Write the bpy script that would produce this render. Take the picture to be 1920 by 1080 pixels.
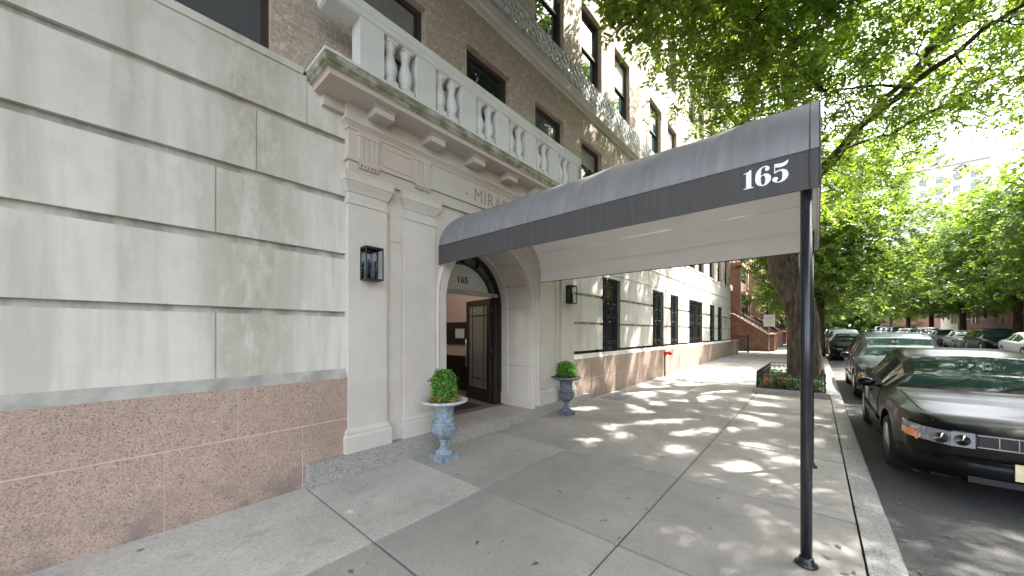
import bpy, bmesh, math, random
import numpy as np
from mathutils import Vector, Matrix
R = math.radians
for o in list(bpy.data.objects): bpy.data.objects.remove(o)
scene = bpy.context.scene
COL = scene.collection

# ---------------------------------------------------------------- camera, sky, sun, exposure
cam = bpy.data.cameras.new('camera'); camo = bpy.data.objects.new('camera', cam); COL.objects.link(camo)
cam.sensor_width = 36; cam.lens = 36 * 656 / 1920; cam.shift_y = 82.5 / 1920
cam.clip_start = .05; cam.clip_end = 2000
camo.location = (0, 0, 1.6); camo.rotation_euler = (R(90), 0, R(40.99))
scene.camera = camo

SUN = Vector((.42, .55, 1.0)).normalized()          # towards the sun
elev = math.asin(SUN.z); azim = math.atan2(SUN.x, SUN.y)
w = bpy.data.worlds.new("World"); scene.world = w; w.use_nodes = True
wn = w.node_tree.nodes; wl = w.node_tree.links; wn.clear()
sky = wn.new('ShaderNodeTexSky'); sky.sky_type = 'NISHITA'; sky.sun_disc = False
sky.sun_elevation = elev; sky.sun_rotation = azim; sky.air_density = 1.0; sky.dust_density = 2.5; sky.ozone_density = 1.0
hs = wn.new('ShaderNodeHueSaturation'); hs.inputs['Saturation'].default_value = .42
bg = wn.new('ShaderNodeBackground'); bg.inputs[1].default_value = .15
out = wn.new('ShaderNodeOutputWorld')
wl.new(sky.outputs[0], hs.inputs['Color']); wl.new(hs.outputs[0], bg.inputs[0]); wl.new(bg.outputs[0], out.inputs[0])
sl = bpy.data.lights.new('sun', 'SUN'); sl.energy = 2.5; sl.angle = R(.55); sl.color = (1, .95, .88)
so = bpy.data.objects.new('sun', sl); COL.objects.link(so); so.rotation_euler = SUN.to_track_quat('Z', 'Y').to_euler()
scene.view_settings.view_transform = 'Standard'; scene.view_settings.look = 'None'
scene.view_settings.exposure = 3.15; scene.view_settings.gamma = 1
scene.render.engine = 'CYCLES'
scene.cycles.max_bounces = 8; scene.cycles.diffuse_bounces = 5; scene.cycles.transparent_max_bounces = 8
scene.render.resolution_x = 1024; scene.render.resolution_y = 576

rng = random.Random(7)
def gz(y):                                           # the street climbs gently
    return .0075 * (y - 2) if y < 26 else .18 + .014 * (y - 26)

# ---------------------------------------------------------------- materials
class NT:
    def __init__(s, name):
        s.m = bpy.data.materials.new(name); s.m.use_nodes = True
        s.n = s.m.node_tree.nodes; s.l = s.m.node_tree.links
        s.b = s.n['Principled BSDF']; s.o = s.n['Material Output']
        s.tc = s.n.new('ShaderNodeNewGeometry'); s.P = s.tc.outputs['Position']
    def node(s, t, **k):
        n = s.n.new(t)
        for a, v in k.items(): setattr(n, a, v)
        return n
    def mapc(s, scale=(1, 1, 1), loc=(0, 0, 0), rot=(0, 0, 0)):
        m = s.n.new('ShaderNodeMapping'); s.l.new(s.P, m.inputs[0])
        m.inputs['Scale'].default_value = scale; m.inputs['Location'].default_value = loc; m.inputs['Rotation'].default_value = rot
        return m.outputs[0]
    def noise(s, sc, det=4, vec=None, rough=.55):
        n = s.n.new('ShaderNodeTexNoise'); n.inputs['Scale'].default_value = sc; n.inputs['Detail'].default_value = det
        n.inputs['Roughness'].default_value = rough
        s.l.new(vec if vec is not None else s.P, n.inputs['Vector']); return n.outputs['Fac']
    def ramp(s, fac, stops):
        r = s.n.new('ShaderNodeValToRGB'); e = r.color_ramp.elements
        while len(e) < len(stops): e.new(.5)
        for i, (p, c) in enumerate(stops):
            e[i].position = p; e[i].color = (c, c, c, 1) if isinstance(c, (int, float)) else (*c, 1)
        s.l.new(fac, r.inputs[0]); return r.outputs[0]
    def mix(s, fac, a, b, mode='MIX'):
        m = s.n.new('ShaderNodeMix'); m.data_type = 'RGBA'; m.blend_type = mode
        for k, v in ((0, fac), (6, a), (7, b)):
            sock = m.inputs[k]
            if isinstance(v, (int, float)):
                sock.default_value = v if k == 0 else (v, v, v, 1)
            elif isinstance(v, tuple): sock.default_value = (*v, 1)
            else: s.l.new(v, sock)
        return m.outputs[2]
    def math(s, op, a, b=0.0):
        m = s.n.new('ShaderNodeMath'); m.operation = op
        for sock, v in zip(m.inputs, (a, b)):
            if isinstance(v, (int, float)): sock.default_value = v
            else: s.l.new(v, sock)
        return m.outputs[0]
    def bump(s, h, st=.2, d=.01):
        b = s.n.new('ShaderNodeBump'); b.inputs['Strength'].default_value = st; b.inputs['Distance'].default_value = d
        s.l.new(h, b.inputs['Height']); s.l.new(b.outputs[0], s.b.inputs['Normal'])
    def fin(s, col=None, rough=.8, metal=0., spec=.5):
        if col is not None:
            if isinstance(col, tuple): s.b.inputs['Base Color'].default_value = (*col, 1)
            else: s.l.new(col, s.b.inputs['Base Color'])
        if isinstance(rough, (int, float)): s.b.inputs['Roughness'].default_value = rough
        else: s.l.new(rough, s.b.inputs['Roughness'])
        s.b.inputs['Metallic'].default_value = metal; s.b.inputs['Specular IOR Level'].default_value = spec
        return s.m
def yz(s, off=0.):                                   # object coords (y,z,x) for textures laid on walls
    sp = s.node('ShaderNodeSeparateXYZ'); s.l.new(s.P, sp.inputs[0])
    cb = s.node('ShaderNodeCombineXYZ'); s.l.new(sp.outputs[1], cb.inputs[0]); s.l.new(sp.outputs[2], cb.inputs[1]); s.l.new(sp.outputs[0], cb.inputs[2])
    return sp, cb.outputs[0]

def m_limestone(name, base, warm=0., stain=True):
    s = NT(name); sp, v = yz(s)
    big = s.noise(1.1, 5); med = s.noise(6, 6); fine = s.noise(60, 3)
    st = s.noise(1.0, 5, s.mapc((1, 3.2, .28)), .62)
    col = s.mix(s.ramp(big, [(.35, 0), (.7, 1)]), base, tuple(b * f for b, f in zip(base, (.90, .90, .88))))
    col = s.mix(s.ramp(med, [(.4, 0), (.75, .55)]), col, tuple(b * f for b, f in zip(base, (1.08, 1.07, 1.07))))
    if warm: col = s.mix(s.ramp(s.noise(1.7, 3), [(.42, 0), (.62, warm)]), col, (.50, .40, .335))
    if stain:
        col = s.mix(s.ramp(st, [(.47, 0), (.62, .8)]), col, tuple(b * f for b, f in zip(base, (.72, .715, .67))))
        g = s.node('ShaderNodeMath', operation='SUBTRACT'); s.l.new(sp.outputs[1], g.inputs[0]); g.inputs[1].default_value = .90
        a = s.math('ABSOLUTE', g.outputs[0]); band = s.ramp(a, [(.12, 1), (.42, 0)])
        mk = s.math('MULTIPLY', band, s.ramp(s.noise(3.2, 7, s.mapc((1, 2.4, .8)), .7), [(.34, 0), (.58, .9)]))
        col = s.mix(mk, col, (.385, .355, .30))
        run = s.math('MULTIPLY', s.ramp(sp.outputs[2], [(.55, 0), (.95, 1)]), 1.0)
        blot = s.ramp(s.noise(5, 8, s.mapc((1, 1, .6)), .72), [(.50, 0), (.68, .55)])
        hi = s.ramp(sp.outputs[2], [(.2, .25), (.6, 1)]); zz = s.math('MULTIPLY', sp.outputs[2], .2); hi = s.ramp(zz, [(.25, .25), (.62, 1)])
        col = s.mix(s.math('MULTIPLY', blot, hi), col, tuple(b * f for b, f in zip(base, (.76, .75, .70))))
        lt = s.ramp(s.noise(7, 6, s.mapc((1, 1, .5), (5, 5, 5)), .65), [(.54, 0), (.70, .4)]); col = s.mix(lt, col, tuple(min(1, b * 1.10) for b in base))
    s.bump(s.math('ADD', s.math('MULTIPLY', fine, .4), med), .22, .006)
    return s.fin(col, .85, spec=.3)
def m_granite(name, a, b, c, sc=90, slab=False):
    s = NT(name); sp, v = yz(s); vo = s.node('ShaderNodeTexVoronoi'); vo.inputs['Scale'].default_value = sc; s.l.new(s.P, vo.inputs['Vector'])
    sc_ = s.node('ShaderNodeSeparateColor'); s.l.new(vo.outputs['Color'], sc_.inputs[0])
    big = s.noise(1.6, 5); med = s.noise(11, 5, None, .7)
    mid = tuple((x + y) / 2 for x, y in zip(a, b))
    col = s.ramp(sc_.outputs[0], [(.0, c), (.13, c), (.16, a), (.55, mid), (.85, b), (1., tuple(min(1, x * 1.12) for x in b))])
    col = s.mix(s.ramp(med, [(.45, 0), (.65, .35)]), col, tuple(x * .75 for x in a))
    col = s.mix(s.ramp(big, [(.4, 0), (.7, .35)]), col, tuple(x * .7 for x in a))
    if slab:
        low = s.ramp(sp.outputs[2], [(.0, 1), (.35, 0)]); col = s.mix(s.math('MULTIPLY', low, s.ramp(s.noise(4, 6), [(.42, 0), (.6, .7)])), col, (.15, .13, .125))
    s.bump(sc_.outputs[0], .12, .003); return s.fin(col, .6, spec=.4)
def m_plain(name, col, rough=.6, metal=0., var=.12, sc=12, bump=.1, spec=.5):
    s = NT(name); n = s.noise(sc, 5)
    c = s.mix(s.ramp(n, [(.35, 0), (.7, 1)]), tuple(x * (1 - var) for x in col), tuple(min(1, x * (1 + var)) for x in col))
    if bump: s.bump(n, bump, .004)
    return s.fin(c, rough, metal, spec)
def m_brick(name, a, b, mortar, w=.205, h=.068, rot=False, mort=.012):
    s = NT(name); sp, v = yz(s)
    if rot:
        cb = s.node('ShaderNodeCombineXYZ'); s.l.new(sp.outputs[0], cb.inputs[0]); s.l.new(sp.outputs[2], cb.inputs[1]); v = cb.outputs[0]
    br = s.node('ShaderNodeTexBrick'); s.l.new(v, br.inputs['Vector'])
    br.inputs['Color1'].default_value = (*a, 1); br.inputs['Color2'].default_value = (*b, 1); br.inputs['Mortar'].default_value = (*mortar, 1)
    br.inputs['Scale'].default_value = 1; br.inputs['Brick Width'].default_value = w; br.inputs['Row Height'].default_value = h
    br.inputs['Mortar Size'].default_value = mort; br.inputs['Mortar Smooth'].default_value = .3; br.inputs['Bias'].default_value = 0
    n = s.noise(35, 4); big = s.noise(.9, 4)
    n9 = s.noise(14, 5, None, .75)
    c = s.mix(s.ramp(n, [(.38, .6), (.58, 0)]), br.outputs['Color'], tuple(x * .5 for x in a))
    c = s.mix(s.ramp(n9, [(.52, 0), (.66, .7)]), c, tuple(min(1, x * 1.45) for x in a))
    c = s.mix(s.ramp(big, [(.4, 0), (.7, .3)]), c, tuple(x * .7 for x in a))
    h_ = s.math('ADD', s.math('MULTIPLY', br.outputs['Fac'], -1), s.math('MULTIPLY', n, .8))
    s.bump(h_, .6, .012); return s.fin(c, .9, spec=.2)

M = {}
LS = (.60, .57, .52)
M['limestone'] = m_limestone('limestone', LS)
M['limestone_trim'] = m_limestone('limestone_trim', (.55, .52, .475), warm=.35, stain=False)
M['limestone_carved'] = m_limestone('limestone_carved', (.50, .46, .405), warm=.6, stain=False)
M['limestone_letter'] = m_plain('limestone_letter', (.19, .18, .16), .9)
M['rail_stone'] = m_limestone('rail_stone', (.60, .60, .58), stain=False)
M['granite_red'] = m_granite('granite_red', (.33, .235, .185), (.44, .335, .275), (.20, .14, .115), 105, True)
M['granite_grey'] = m_granite('granite_grey', (.28, .265, .245), (.40, .385, .36), (.16, .155, .15), 120)
M['mortar'] = m_plain('mortar', (.56, .44, .38), .9)
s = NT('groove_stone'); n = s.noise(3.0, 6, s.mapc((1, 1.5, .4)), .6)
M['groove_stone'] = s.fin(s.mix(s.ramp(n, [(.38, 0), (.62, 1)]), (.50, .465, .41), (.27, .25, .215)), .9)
M['stone_wash'] = m_plain('stone_wash', (.33, .315, .285), .9, sc=5, var=.25)
M['brick_tan'] = m_brick('brick_tan', (.52, .425, .335), (.40, .33, .26), (.46, .41, .36), h=.062)
s = NT('mossy_stone'); n = s.noise(5, 6, s.mapc((1, 1.2, 1.6)), .65)
s.bump(s.noise(30, 5), .3, .006)
M['mossy_stone'] = s.fin(s.mix(s.ramp(n, [(.36, 0), (.58, 1)]), (.40, .37, .31), (.16, .165, .095)), .95)
s = NT('ornament_stone'); sp, v = yz(s)
vo = s.node('ShaderNodeTexVoronoi'); vo.inputs['Scale'].default_value = 7.5; vo.feature = 'DISTANCE_TO_EDGE'; s.l.new(s.P, vo.inputs['Vector'])
wv = s.node('ShaderNodeTexWave'); wv.wave_type = 'RINGS'; wv.inputs['Scale'].default_value = 2.2; wv.inputs['Distortion'].default_value = 9; wv.inputs['Detail'].default_value = 3; s.l.new(s.P, wv.inputs['Vector'])
hh = s.math('ADD', s.ramp(vo.outputs[0], [(.02, 0), (.14, 1)]), s.math('MULTIPLY', wv.outputs['Fac'], .8))
s.bump(hh, 1.0, .03)
M['ornament_stone'] = s.fin(s.mix(s.ramp(hh, [(.35, 0), (.8, 1)]), (.26, .255, .24), (.50, .50, .48)), .9)
# pavement concrete, tint per slab from an attribute
s = NT('pavement'); at = s.node('ShaderNodeAttribute', attribute_name='tint')
n1 = s.noise(1.3, 6, None, .65); n2 = s.noise(45, 4); sp_ = s.noise(13, 3)
c = s.mix(s.ramp(n1, [(.3, 0), (.7, 1)]), (.225, .215, .20), (.32, .308, .288))
c = s.mix(1.0, c, at.outputs['Color'], 'MULTIPLY')
c = s.mix(s.ramp(n2, [(.35, .30), (.55, 0)]), c, (.16, .16, .155))
c = s.mix(s.ramp(sp_, [(.70, 0), (.735, .7)]), c, (.10, .10, .10))
st2 = s.noise(3.1, 8, s.mapc((1, .7, 1)), .75); c = s.mix(s.ramp(st2, [(.53, 0), (.68, .5)]), c, (.20, .19, .175))
gum = s.node('ShaderNodeTexVoronoi'); gum.inputs['Scale'].default_value = 1.6; s.l.new(s.P, gum.inputs['Vector'])
c = s.mix(s.ramp(gum.outputs['Distance'], [(.030, .8), (.045, 0)]), c, (.09, .088, .085))
s.bump(s.math('ADD', n2, n1), .25, .004); M['pavement'] = s.fin(c, .85, spec=.3)
M['joint'] = m_plain('joint', (.07, .068, .063), .95)
M['kerb'] = m_granite('kerb', (.19, .187, .18), (.27, .265, .255), (.10, .10, .10), 90)
s = NT('asphalt'); n1 = s.noise(120, 3); n2 = s.noise(.8, 5)
c = s.mix(s.ramp(n1, [(.4, 0), (.65, 1)]), (.035, .035, .037), (.085, .083, .08)); c = s.mix(s.ramp(n2, [(.45, 0), (.7, .5)]), c, (.09, .087, .083))
s.bump(n1, .4, .006); M['asphalt'] = s.fin(c, .9)
s = NT('bark'); n1 = s.noise(5, 6, s.mapc((3, 3, .55)), .65); n2 = s.noise(2, 3)
c = s.mix(s.ramp(n1, [(.35, 0), (.62, 1)]), (.03, .024, .018), (.12, .095, .07)); s.bump(n1, 1.0, .04); M['bark'] = s.fin(c, .95, spec=.15)
def m_leaf(name, a, b, tr=.42):
    s = NT(name); g = s.node('ShaderNodeNewGeometry')
    c = s.mix(g.outputs['Random Per Island'], a, b)
    s.fin(c, .45, spec=.35)
    t = s.node('ShaderNodeBsdfTranslucent'); mx = s.node('ShaderNodeMixShader'); mx.inputs[0].default_value = tr
    c2 = s.mix(1.0, c, (1.45, 1.3, .6), 'MULTIPLY')
    s.l.new(c2, t.inputs[0]); s.l.new(s.b.outputs[0], mx.inputs[1]); s.l.new(t.outputs[0], mx.inputs[2]); s.l.new(mx.outputs[0], s.o.inputs[0])
    return s.m
M['leaf'] = m_leaf('leaf', (.07, .15, .024), (.26, .38, .065), .55)
M['leaf_far'] = m_leaf('leaf_far', (.06, .13, .03), (.20, .30, .065), .5)
M['leaf_box'] = m_leaf('leaf_box', (.06, .19, .035), (.26, .50, .12), .4)
M['leaf_yellow'] = m_leaf('leaf_yellow', (.20, .20, .05), (.42, .36, .12), .3)
M['ivy'] = m_leaf('ivy', (.03, .09, .025), (.12, .22, .07), .25)
M['flower'] = m_leaf('flower', (.30, .05, .03), (.45, .14, .06), .25)
M['dry_leaf'] = m_plain('dry_leaf', (.13, .105, .055), .8, var=.4, sc=3)
M['soil'] = m_plain('soil', (.06, .045, .03), .95, var=.4, sc=40)
M['black_iron'] = m_plain('black_iron', (.018, .018, .02), .45, .3)
M['pole_paint'] = m_plain('pole_paint', (.022, .024, .028), .22, .2, bump=.03)
M['dark_frame'] = m_plain('dark_frame', (.045, .032, .028), .4)
M['bronze'] = m_plain('bronze', (.03, .025, .022), .35, .4)
def m_glass(name, col=(.012, .02, .02), rough=.04):
    s = NT(name); n = s.noise(1.3, 2); s.bump(n, .25, .01); s.fin(col, rough, spec=.9); s.b.inputs['Coat Weight'].default_value = .6; s.b.inputs['Coat Roughness'].default_value = .02; return s.m
M['glass'] = m_glass('glass'); M['glass_green'] = m_glass('glass_green', (.03, .062, .056))
M['glass_grey'] = m_glass('glass_grey', (.10, .105, .11)); M['blind'] = m_plain('blind', (.20, .20, .185), .5)
s = NT('clear_glass'); s.fin((.9, .93, .95), .02); s.b.inputs['Transmission Weight'].default_value = 1; s.b.inputs['IOR'].default_value = 1.02; M['clear_glass'] = s.m
s = NT('mirror_glass'); s.bump(s.noise(14, 3), .35, .01); M['mirror_glass'] = s.fin((.62, .65, .68), .12, 1.0)
s = NT('awning_cloth'); n = s.noise(2.2, 5, s.mapc((1.5, 1, 1))); wv = s.noise(420, 1); st = s.noise(4, 4, s.mapc((5, .6, .3)))
c = s.mix(s.ramp(n, [(.3, 0), (.7, 1)]), (.15, .149, .153), (.20, .20, .206)); c = s.mix(s.ramp(st, [(.46, 0), (.7, .5)]), c, (.25, .25, .255))
s.bump(s.math('ADD', s.math('MULTIPLY', wv, .1), s.noise(1.8, 3)), .35, .02); M['awning_cloth'] = s.fin(c, .45, spec=.5)
s = NT('awning_cloth_shaded'); st = s.noise(5, 5, s.mapc((6, 6, .25)), .6)  # valance version of the cloth, its weaker skylight painted in as darker grey
c = s.mix(s.ramp(st, [(.4, 0), (.7, .5)]), (.058, .055, .053), (.085, .082, .080)); s.bump(s.noise(420, 1), .1, .002); M['awning_cloth_shaded'] = s.fin(c, .7, spec=.3)
M['awning_lining'] = m_plain('awning_lining', (.93, .915, .89), .8, var=.02, sc=3, bump=.05)
M['white_print'] = m_plain('white_print', (.78, .78, .78), .6, var=.12, sc=60)
s = NT('urn_blue'); n = s.noise(14, 6, None, .7)
s.bump(n, .3, .006); M['urn_blue'] = s.fin(s.mix(s.ramp(n, [(.38, 0), (.62, 1)]), (.11, .155, .195), (.30, .345, .385)), .75)
s = NT('urn_rim'); n = s.noise(30, 5, None, .7)
s.bump(n, .3, .004); M['urn_rim'] = s.fin(s.mix(s.ramp(n, [(.38, 0), (.58, 1)]), (.22, .24, .28), (.55, .57, .60)), .75)
s = NT('urn_dark'); n = s.noise(18, 6, None, .7)
s.bump(n, .3, .006); M['urn_dark'] = s.fin(s.mix(s.ramp(n, [(.4, 0), (.66, 1)]), (.06, .068, .085), (.17, .185, .215)), .7)
M['red_paint'] = m_plain('red_paint', (.55, .015, .02), .3)
M['rust_pipe'] = m_plain('rust_pipe', (.13, .05, .045), .6)
M['hatch_metal'] = m_plain('hatch_metal', (.19, .20, .23), .5, .5)
M['plaster'] = m_plain('plaster', (.36, .30, .28), .8, var=.04)
M['dark_wood'] = m_plain('dark_wood', (.014, .010, .008), .35)
M['lobby_floor'] = m_plain('lobby_floor', (.16, .15, .14), .3)
M['door_glass'] = m_glass('door_glass', (.12, .125, .11), .12)
M['transom_panel'] = m_plain('transom_panel', (.52, .53, .50), .5, var=.05)
M['numeral_dark'] = m_plain('numeral_dark', (.03, .03, .035), .4)
M['brownstone'] = m_plain('brownstone', (.165, .088, .062), .85, var=.25, sc=3, bump=.3)
M['brown_trim'] = m_plain('brown_trim', (.24, .15, .11), .85, var=.2, sc=4)
M['pink_stone'] = m_plain('pink_stone', (.36, .22, .18), .85, var=.2, sc=4)
M['brick_red'] = m_brick('brick_red', (.26, .10, .075), (.19, .075, .06), (.28, .23, .2))
M['brick_red_x'] = m_brick('brick_red_x', (.30, .12, .09), (.24, .095, .075), (.28, .23, .2), rot=True)
M['pale_tower'] = m_plain('pale_tower', (.50, .46, .43), .85)
M['cream'] = m_plain('cream', (.50, .45, .36), .85)
M['sign_white'] = m_plain('sign_white', (.75, .78, .78), .5, var=.03)
M['sign_grey'] = m_plain('sign_grey', (.42, .45, .47), .5)
M['steel'] = m_plain('steel', (.35, .35, .36), .35, .8)
def m_paint(name, col, metal=.3):
    s = NT(name); s.fin(col, .3, metal, spec=.12); s.b.inputs['Coat Weight'].default_value = .16; s.b.inputs['Coat Roughness'].default_value = .04; s.b.inputs['Coat IOR'].default_value = 1.4
    n = s.noise(2.5, 3); s.bump(n, .04, .01); return s.m
M['paint_black'] = m_paint('paint_black', (.004, .0045, .005), 0.)
M['paint_teal'] = m_paint('paint_teal', (.016, .024, .026), 0.); M['paint_silver'] = m_paint('paint_silver', (.42, .44, .46), .7)
M['paint_grey'] = m_paint('paint_grey', (.13, .14, .15), .6); M['paint_white'] = m_paint('paint_white', (.65, .65, .65), 0.); M['paint_navy'] = m_paint('paint_navy', (.02, .03, .055))
M['rubber'] = m_plain('rubber', (.02, .02, .02), .85); M['rim'] = m_plain('rim', (.42, .42, .43), .3, .8); M['chrome'] = m_plain('chrome', (.6, .6, .6), .12, 1., bump=0)
s = NT('car_glass'); s.fin((.012, .03, .026), .03, spec=.3); M['car_glass'] = s.m
s = NT('lamp_lens'); s.fin((.55, .56, .58), .08, .5); s.b.inputs['Coat Weight'].default_value = 1; s.b.inputs['Base Color'].default_value = (.30, .31, .33, 1); M['lamp_lens'] = s.m
s = NT('amber_lens'); s.fin((.75, .22, .06), .1, 0); s.b.inputs['Coat Weight'].default_value = 1; M['amber_lens'] = s.m
M['plate'] = m_plain('plate', (.62, .55, .35), .5); M['tail_lens'] = m_plain('tail_lens', (.35, .01, .01), .15)
s = NT('lit_bulb'); s.fin((1, .8, .5), .5); s.b.inputs['Emission Color'].default_value = (1, .72, .4, 1); s.b.inputs['Emission Strength'].default_value = 4; M['lit_bulb'] = s.m

# ---------------------------------------------------------------- mesh helpers
class MB:
    def __init__(s): s.v = []; s.f = []; s.sm = []
    def add(s, vs, fs, smooth=False):
        b = len(s.v); s.v += [tuple(p) for p in vs]; s.f += [tuple(b + i for i in f) for f in fs]; s.sm += [smooth] * len(fs); return s
    def box(s, x0, x1, y0, y1, z0, z1):
        x0, x1 = min(x0, x1), max(x0, x1); y0, y1 = min(y0, y1), max(y0, y1)
        return s.add([(x0, y0, z0), (x1, y0, z0), (x1, y1, z0), (x0, y1, z0), (x0, y0, z1), (x1, y0, z1), (x1, y1, z1), (x0, y1, z1)],
              [(0, 3, 2, 1), (4, 5, 6, 7), (0, 1, 5, 4), (1, 2, 6, 5), (2, 3, 7, 6), (3, 0, 4, 7)])
    def obox(s, c, ax, half):                        # oriented box
        c = Vector(c); a = [Vector(x) * h for x, h in zip(ax, half)]
        vs = [c + a[0] * i + a[1] * j + a[2] * k for k in (-1, 1) for j in (-1, 1) for i in (-1, 1)]
        return s.add(vs, [(0, 2, 3, 1), (4, 5, 7, 6), (0, 1, 5, 4), (1, 3, 7, 5), (3, 2, 6, 7), (2, 0, 4, 6)])
    def tube(s, pts, rad, n=8, cap=True):
        pts = [Vector(p) for p in pts]; N = len(pts)
        rad = rad if isinstance(rad, (list, tuple)) else [rad] * N
        vs = []; up = None
        for i, p in enumerate(pts):
            t = (pts[min(i + 1, N - 1)] - pts[max(i - 1, 0)]).normalized()
            if up is None: up = Vector((0, 0, 1)) if abs(t.z) < .9 else Vector((1, 0, 0))
            a = t.cross(up)
            if a.length < 1e-4: a = t.orthogonal()
            a.normalize(); b = t.cross(a).normalized(); up = a.cross(t) * 1.0
            for k in range(n):
                q = 2 * math.pi * k / n; vs.append(p + (a * math.cos(q) + b * math.sin(q)) * rad[i])
        fs = [(i * n + k, i * n + (k + 1) % n, (i + 1) * n + (k + 1) % n, (i + 1) * n + k) for i in range(N - 1) for k in range(n)]
        if cap: fs += [tuple(range(n))[::-1], tuple((N - 1) * n + k for k in range(n))]
        return s.add(vs, fs, n > 4)
    def lathe(s, prof, c=(0, 0, 0), n=24, flute=None, axis='z'):
        vs = []
        for j, (r, z) in enumerate(prof):
            for k in range(n):
                q = 2 * math.pi * k / n; rr = r
                if flute and flute[0] <= j <= flute[1]: rr = r * (1 + flute[3] * (abs(math.cos(q * flute[2] / 2)) - .6))
                if axis == 'z': vs.append((c[0] + rr * math.cos(q), c[1] + rr * math.sin(q), c[2] + z))
                else: vs.append((c[0] + z, c[1] + rr * math.cos(q), c[2] + rr * math.sin(q)))
        m = len(prof)
        fs = [(j * n + k, j * n + (k + 1) % n, (j + 1) * n + (k + 1) % n, (j + 1) * n + k) for j in range(m - 1) for k in range(n)]
        fs += [tuple(range(n))[::-1], tuple((m - 1) * n + k for k in range(n))]
        return s.add(vs, fs, True)
    def ring(s, prof, y0, y1, xb=-4.05, P=.1, capt=True):   # mitred moulding round three sides of a block: prof (q, z)
        vs = []
        for q, z in prof: vs += [(xb, y0 - q, z), (xb + P + q, y0 - q, z), (xb + P + q, y1 + q, z), (xb, y1 + q, z)]
        fs = []
        for i in range(len(prof) - 1):
            for k in range(3): fs.append((i * 4 + k, i * 4 + k + 1, (i + 1) * 4 + k + 1, (i + 1) * 4 + k))
        fs.append((3, 2, 1, 0)); m = (len(prof) - 1) * 4; fs.append((m, m + 1, m + 2, m + 3))
        return s.add(vs, fs)
    def poly_prism(s, pts2, x0, x1):                  # polygon in (y,z) extruded along x
        n = len(pts2); vs = [(x0, a, b) for a, b in pts2] + [(x1, a, b) for a, b in pts2]
        return s.add(vs, [tuple(range(n))[::-1], tuple(range(n, 2 * n))] + [(i, (i + 1) % n, n + (i + 1) % n, n + i) for i in range(n)])
    def build(s, name, mat, parent=None, local=False, tint=None, smooth=None, kind=None):
        off = Vector((0, 0, 0)); p = parent
        if not local:
            while p is not None: off += p.location; p = p.parent
        me = bpy.data.meshes.new(name)
        me.from_pydata([(a - off.x, b - off.y, c - off.z) for a, b, c in s.v], [], s.f)
        if any(s.sm) or smooth: me.polygons.foreach_set('use_smooth', [bool(smooth) or x for x in s.sm])
        bm = bmesh.new(); bm.from_mesh(me); bmesh.ops.recalc_face_normals(bm, faces=bm.faces); bm.to_mesh(me); bm.free()
        if smooth: me.set_sharp_from_angle(angle=R(38))
        me.materials.append(M[mat]); me.update()
        o = bpy.data.objects.new(name, me); COL.objects.link(o)
        if parent is not None: o.parent = parent
        if kind: o['kind'] = kind
        return o
def thing(name, label, cat, loc=(0, 0, 0), group=None):
    o = bpy.data.objects.new(name, None); COL.objects.link(o); o.location = loc; o.empty_display_size = .2
    o['label'] = label; o['category'] = cat
    if group: o['group'] = group
    return o
def tag(o, label, cat, group=None):
    o['label'] = label; o['category'] = cat
    if group: o['group'] = group
    return o
def copy_tree(o, parent=None):
    c = o.copy(); COL.objects.link(c); c.parent = parent
    for ch in list(o.children): copy_tree(ch, c)
    return c
def wallgrid(mb, ys, zs, fn, xf, sgn=1, back=.45):
    """height-field wall facing sgn*x: fn(y,z) -> (depth, solid)"""
    ys = sorted(set(round(a, 4) for a in ys)); zs = sorted(set(round(a, 4) for a in zs))
    D = [[fn((ys[i] + ys[i + 1]) / 2, (zs[j] + zs[j + 1]) / 2) for j in range(len(zs) - 1)] for i in range(len(ys) - 1)]
    ni, nj = len(D), len(D[0]); X = lambda d: xf - sgn * d
    for i in range(ni):
        for j in range(nj):
            d, so_ = D[i][j]; y0, y1, z0, z1 = ys[i], ys[i + 1], zs[j], zs[j + 1]
            if so_: mb.add([(X(d), y0, z0), (X(d), y1, z0), (X(d), y1, z1), (X(d), y0, z1)], [(0, 1, 2, 3)])
            e = D[i + 1][j][0] if i + 1 < ni else back
            if abs(e - d) > 1e-5: mb.add([(X(d), y1, z0), (X(e), y1, z0), (X(e), y1, z1), (X(d), y1, z1)], [(0, 1, 2, 3)])
            e = D[i][j + 1][0] if j + 1 < nj else back
            if abs(e - d) > 1e-5: mb.add([(X(d), y0, z1), (X(e), y0, z1), (X(e), y1, z1), (X(d), y1, z1)], [(0, 1, 2, 3)])
            if i == 0: mb.add([(X(d), y0, z0), (X(back), y0, z0), (X(back), y0, z1), (X(d), y0, z1)], [(0, 1, 2, 3)])
            if j == 0: mb.add([(X(d), y0, z0), (X(back), y0, z0), (X(back), y1, z0), (X(d), y1, z0)], [(0, 1, 2, 3)])
    return mb
def struct(o): o['kind'] = 'structure'; return o

# ---------------------------------------------------------------- ground
def strip(x0, x1, ys, dz=0.):
    mb = MB()
    for a, b in zip(ys, ys[1:]): mb.add([(x0, a, gz(a) + dz), (x1, a, gz(a) + dz), (x1, b, gz(b) + dz), (x0, b, gz(b) + dz)], [(0, 1, 2, 3)])
    return mb
LY = [-60, -20, 0, 26, 60, 120, 200, 420]
struct(strip(-160, 240, LY, -.16).build('ground', 'asphalt'))
struct(strip(.44, 10.2, LY, -.13).build('road', 'asphalt'))
struct(strip(-4.3, .262, LY, -.03).build('pavement_bed', 'joint'))
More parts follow.
